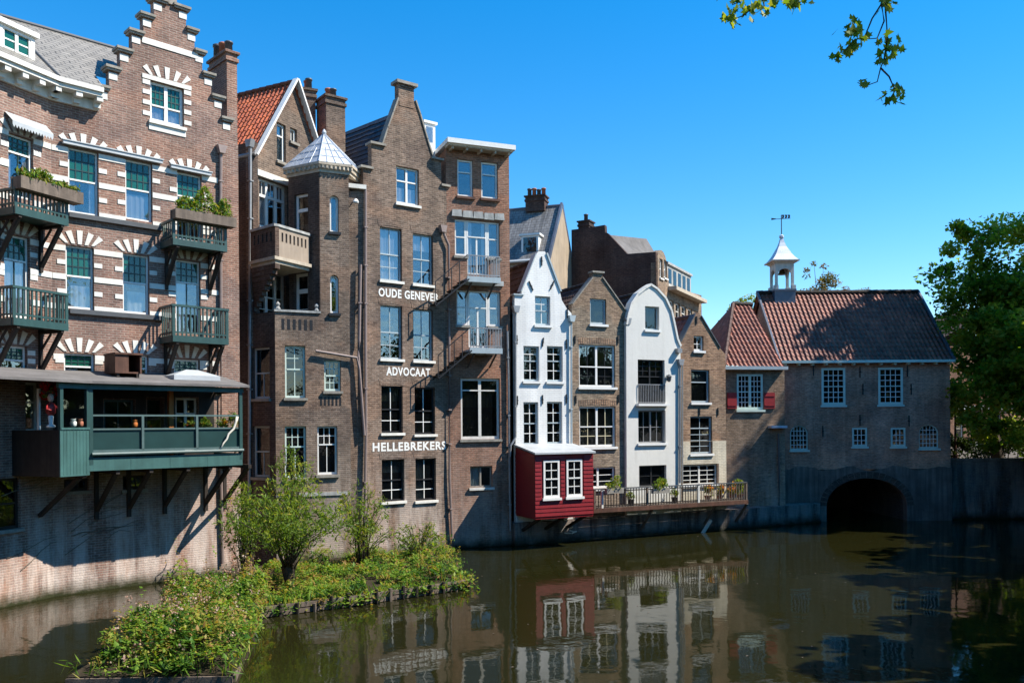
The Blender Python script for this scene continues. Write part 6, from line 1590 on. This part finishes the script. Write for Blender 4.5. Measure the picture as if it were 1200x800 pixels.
# ------------------------------------------------------------------ things in and on the veranda
zfl = z_sk0+.222
def vpot(px, lab, h, fl=None, off=1.55, pot='terracotta'):
    u = FA2.u(px, off, 500); t_ = thing('potted_plant', FA2.W @ Matrix.Translation((u,-off,z_pan1-.25)), lab, 'potted plant', 'potted plants in the veranda')
    m = MB(); m.lathe([(.09,0),(.13,.2),(.14,.22),(.11,.22),(.1,.19)], (u,-off,z_pan1-.25), 10); m.build('pot', M[pot], t_, FA2.W)
    P, cv = clumped(ellipsoid((u,-off,z_pan1+h*.5),(.16,.14,h*.5),9,.2), .12, 260, 1); leafmesh('leaves', P, .12, M['leafweed'], t_, FA2.W, .25, up=1.2, droop=None)
    if fl: P, cv = clumped(ellipsoid((u,-off,z_pan1+h*.6),(.15,.13,h*.35),6,.2), .08, 70, 1); leafmesh('flowers', P, .06, M[fl], t_, FA2.W, .9)
vpot(241, 'spiky pale green plant on the veranda shelf by the last post', .35)
vpot(263, 'reddish flowering plant on the veranda shelf beside the driftwood', .28, 'floworange')
vpot(221, 'low red flowering plant left of the last veranda post', .18, 'flowred')
vpot(273.5, 'small green plant on the rail at the right end of the veranda', .45)
m = MB(); m.box(FA2.u(205,1.66,500), FA2.u(279,1.66,500), -1.70, -1.40, z_pan1-.30, z_pan1-.252)
for px in (207, 277): u = FA2.u(px,1.6,500); m.box(u-.03,u+.03,-1.6,-1.5,zfl,z_pan1-.30)
o = thing('shelf', FA2.W, 'narrow wooden plant shelf inside the right half of the veranda', 'shelf'); m.build('board', M['oldwood'], o, FA2.W)
m = MB(); q = lambda px, py: (lambda uz: (uz[0], -1.97, uz[1]))(FA2.uz(px, py, 1.97))
m.tube([q(278,488),q(276.5,494),q(274,502),q(268,508),q(266,514),q(262,519),q(258,527)], .045, 7, .022); m.tube([q(276.5,494),q(279,491)], .02, 5, .01)
tag(m.build('driftwood', M['bone'], None, FA2.W, smooth=True), 'crooked bleached driftwood branch hung on the veranda railing', 'branch')
u, z = FA1.uz(58, 396+0, 1.4); zf = z_pan1+.06
u = FA1.u(59.5, 1.55, 490); t_ = thing('figurine', FA1.W @ Matrix.Translation((u,-1.55,zf)), 'small red and white figurine standing at the left corner of the veranda', 'figurine')
m = MB(); m.lathe([(.10,0),(.12,.05),(.05,.10),(.07,.30),(.05,.34)], (u,-1.55,zf), 10); m.build('base', M['white'], t_, FA1.W, smooth=True)
m = MB(); m.lathe([(.06,.34),(.12,.40),(.13,.55),(.09,.66),(.04,.70)], (u,-1.55,zf), 10); m.tube([(u-.1,-1.55,zf+.62),(u-.17,-1.6,zf+.5),(u-.08,-1.68,zf+.47)], .035, 6, .025); m.tube([(u+.1,-1.55,zf+.62),(u+.18,-1.6,zf+.52),(u+.12,-1.69,zf+.56)], .035, 6, .025); m.build('jacket', M['redshut'], t_, FA1.W, smooth=True)
m = MB(); m.lathe([(.03,.70),(.075,.76),(.08,.84),(.05,.91),(.01,.93)], (u,-1.55,zf), 10); m.build('head', M['paleskin'], t_, FA1.W, smooth=True)
u, z = FA1.uz(57, 458, 1.3); t_ = thing('flower_basket', FA1.W @ Matrix.Translation((u,-1.3,z)), 'hanging basket of bright red flowers in the left end of the veranda', 'flower basket')
m = MB(); m.lathe([(.06,-.22),(.17,-.12),(.2,0),(.17,0)], (u,-1.3,z), 10); m.build('basket', M['brownwood'], t_, FA1.W); m = MB()
for a in range(3): m.tube([(u+.18*math.cos(a*2.1),-1.3+.18*math.sin(a*2.1),z),(u,-1.3,z+.45)], .008, 4)
m.build('hanger', M['black'], t_, FA1.W)
P, cv = clumped(ellipsoid((u,-1.3,z+.02),(.34,.30,.2),14,.3), .13, 700, 1); leafmesh('flowers', P, .09, M['flowred'], t_, FA1.W, .8)
P, cv = clumped(ellipsoid((u,-1.3,z-.08),(.24,.22,.16),10,.3), .11, 200, 1); leafmesh('leaves', P, .10, M['leafweed'], t_, FA1.W, .5)
for px, c, lab in ((86,'stone','small pale pot on the sill of the veranda corner window'),(94,'terracotta','small brown pot on the sill of the veranda corner window'),(158,'orange','small orange jug behind the first glass screen of the veranda')):
    Fq, off = (FA1, 1.80) if px < 110 else (FA2, 1.80); u = Fq.u(px, off, 500); zz = z_pan1+(.064 if px < 110 else .032); m = MB()
    m.lathe([(.05,0),(.085,.06),(.09,.14),(.06,.2),(.075,.24),(.05,.235)], (u,-off,zz), 12)
    tag(m.build('jug', M[c], None, Fq.W, smooth=True), lab, 'pot')
# crate on the veranda roof
u0, u1 = FA2.u(130,.9,430), FA2.u(161,.9,430); zq = z_f1+.42*(1-.9/2.1)+.03; t_ = thing('wooden_box', FA2.W @ Matrix.Translation((u0,-.9,zq)), 'open rusty brown box standing on the veranda roof', 'box')
h_ = FA2.z(145,415.5,1.2)-zq; m = MB(); m.box(u0,u0+.05,-1.25,-.35,zq+.05,zq+h_); m.box(u1-.05,u1,-1.25,-.35,zq+.05,zq+h_); m.box(u0+.05,u1-.05,-.40,-.35,zq+.05,zq+h_); m.box(u0+.05,u0+(u1-u0)*.5,-1.25,-1.2,zq+.05,zq+h_); m.box(u0-.02,u1+.02,-1.30,-.33,zq+h_+.002,zq+h_+.06); m.box(u0+.05,u1-.05,-1.2,-.40,zq+.05,zq+.1); m.build('box_body', M['brownwood'], t_, FA2.W)
for x in (u0+.1,u1-.1): m = MB(); m.box(x-.04,x+.04,-1.2,-.4,zq-.12,zq+.048); m.build('foot', M['darkwood'], t_, FA2.W)
# ------------------------------------------------------------------ specks floating on the canal
n = 170; pp = []
for i in range(n):
    px = random.choice((random.uniform(560,900), random.uniform(900,1190))); py = random.uniform(622,690) if random.random() < .8 else random.uniform(690,790)
    d = 5.0/((py-PY0+ (px-600)*ST)/1000); pp.append(((px-600)/1000*d, d, .008))
me = MB()
for x, y, z in pp:
    s = random.uniform(.012,.04); a = random.uniform(0,6.28); c_, s_ = math.cos(a)*s, math.sin(a)*s; me.add([(x+c_,y+s_,z),(x-s_*.6,y+c_*.6,z+.006),(x-c_,y-s_,z),(x+s_*.6,y-c_*.6,z+.006)], [(0,1,2,3)])
tag(me.build('floating_leaves', M['oldwood'], recalc=False), kind='stuff')
# ================================================================== light and camera
SUN = Vector((1,-.09,1.15)).normalized()
w = bpy.data.worlds.new('World'); sc.world = w; w.use_nodes = True; nt = w.node_tree; nt.nodes.clear()
sky = nt.nodes.new('ShaderNodeTexSky'); sky.sky_type = 'NISHITA'; sky.sun_disc = False
sky.sun_elevation = math.asin(SUN.z); sky.sun_rotation = math.atan2(SUN.x, SUN.y); sky.air_density = 1.0; sky.dust_density = 0; sky.ozone_density = 3.0
hs = nt.nodes.new('ShaderNodeHueSaturation'); hs.inputs['Saturation'].default_value = 1.54; hs.inputs['Hue'].default_value = .5
bg = nt.nodes.new('ShaderNodeBackground'); bg.inputs[1].default_value = .135; ow = nt.nodes.new('ShaderNodeOutputWorld')
gm = nt.nodes.new('ShaderNodeGamma'); gm.inputs[1].default_value = .87; nt.links.new(sky.outputs[0], gm.inputs[0]); nt.links.new(gm.outputs[0], hs.inputs['Color']); nt.links.new(hs.outputs[0], bg.inputs[0]); nt.links.new(bg.outputs[0], ow.inputs[0])
sd = bpy.data.lights.new('sun', 'SUN'); sd.energy = 4.5; sd.angle = R(.5); sd.color = (1,.94,.84)
so = bpy.data.objects.new('sun', sd); COL.objects.link(so); so.rotation_euler = (-SUN).to_track_quat('-Z','Y').to_euler(); so.location = (30,-5,40)
cd = bpy.data.cameras.new('camera'); co = bpy.data.objects.new('camera', cd); COL.objects.link(co); sc.camera = co
cd.sensor_width = 36; cd.sensor_fit = 'HORIZONTAL'; cd.lens = 36*FPX/1200; cd.shift_y = (PY0-400)/1200; cd.clip_start = .1; cd.clip_end = 3000
co.matrix_world = Matrix(((CT, ST, 0, 0), (0, 0, -1, 0), (-ST, CT, 0, CAMZ), (0,0,0,1)))
sc.view_settings.view_transform = 'Standard'; sc.view_settings.look = 'None'; sc.view_settings.gamma = 1; sc.view_settings.use_curve_mapping = False
sc.view_settings.exposure = 1.1
sc.cycles.use_denoising = True; sc.cycles.max_bounces = 8; sc.cycles.transparent_max_bounces = 12; sc.cycles.caustics_reflective = False; sc.cycles.caustics_refractive = False
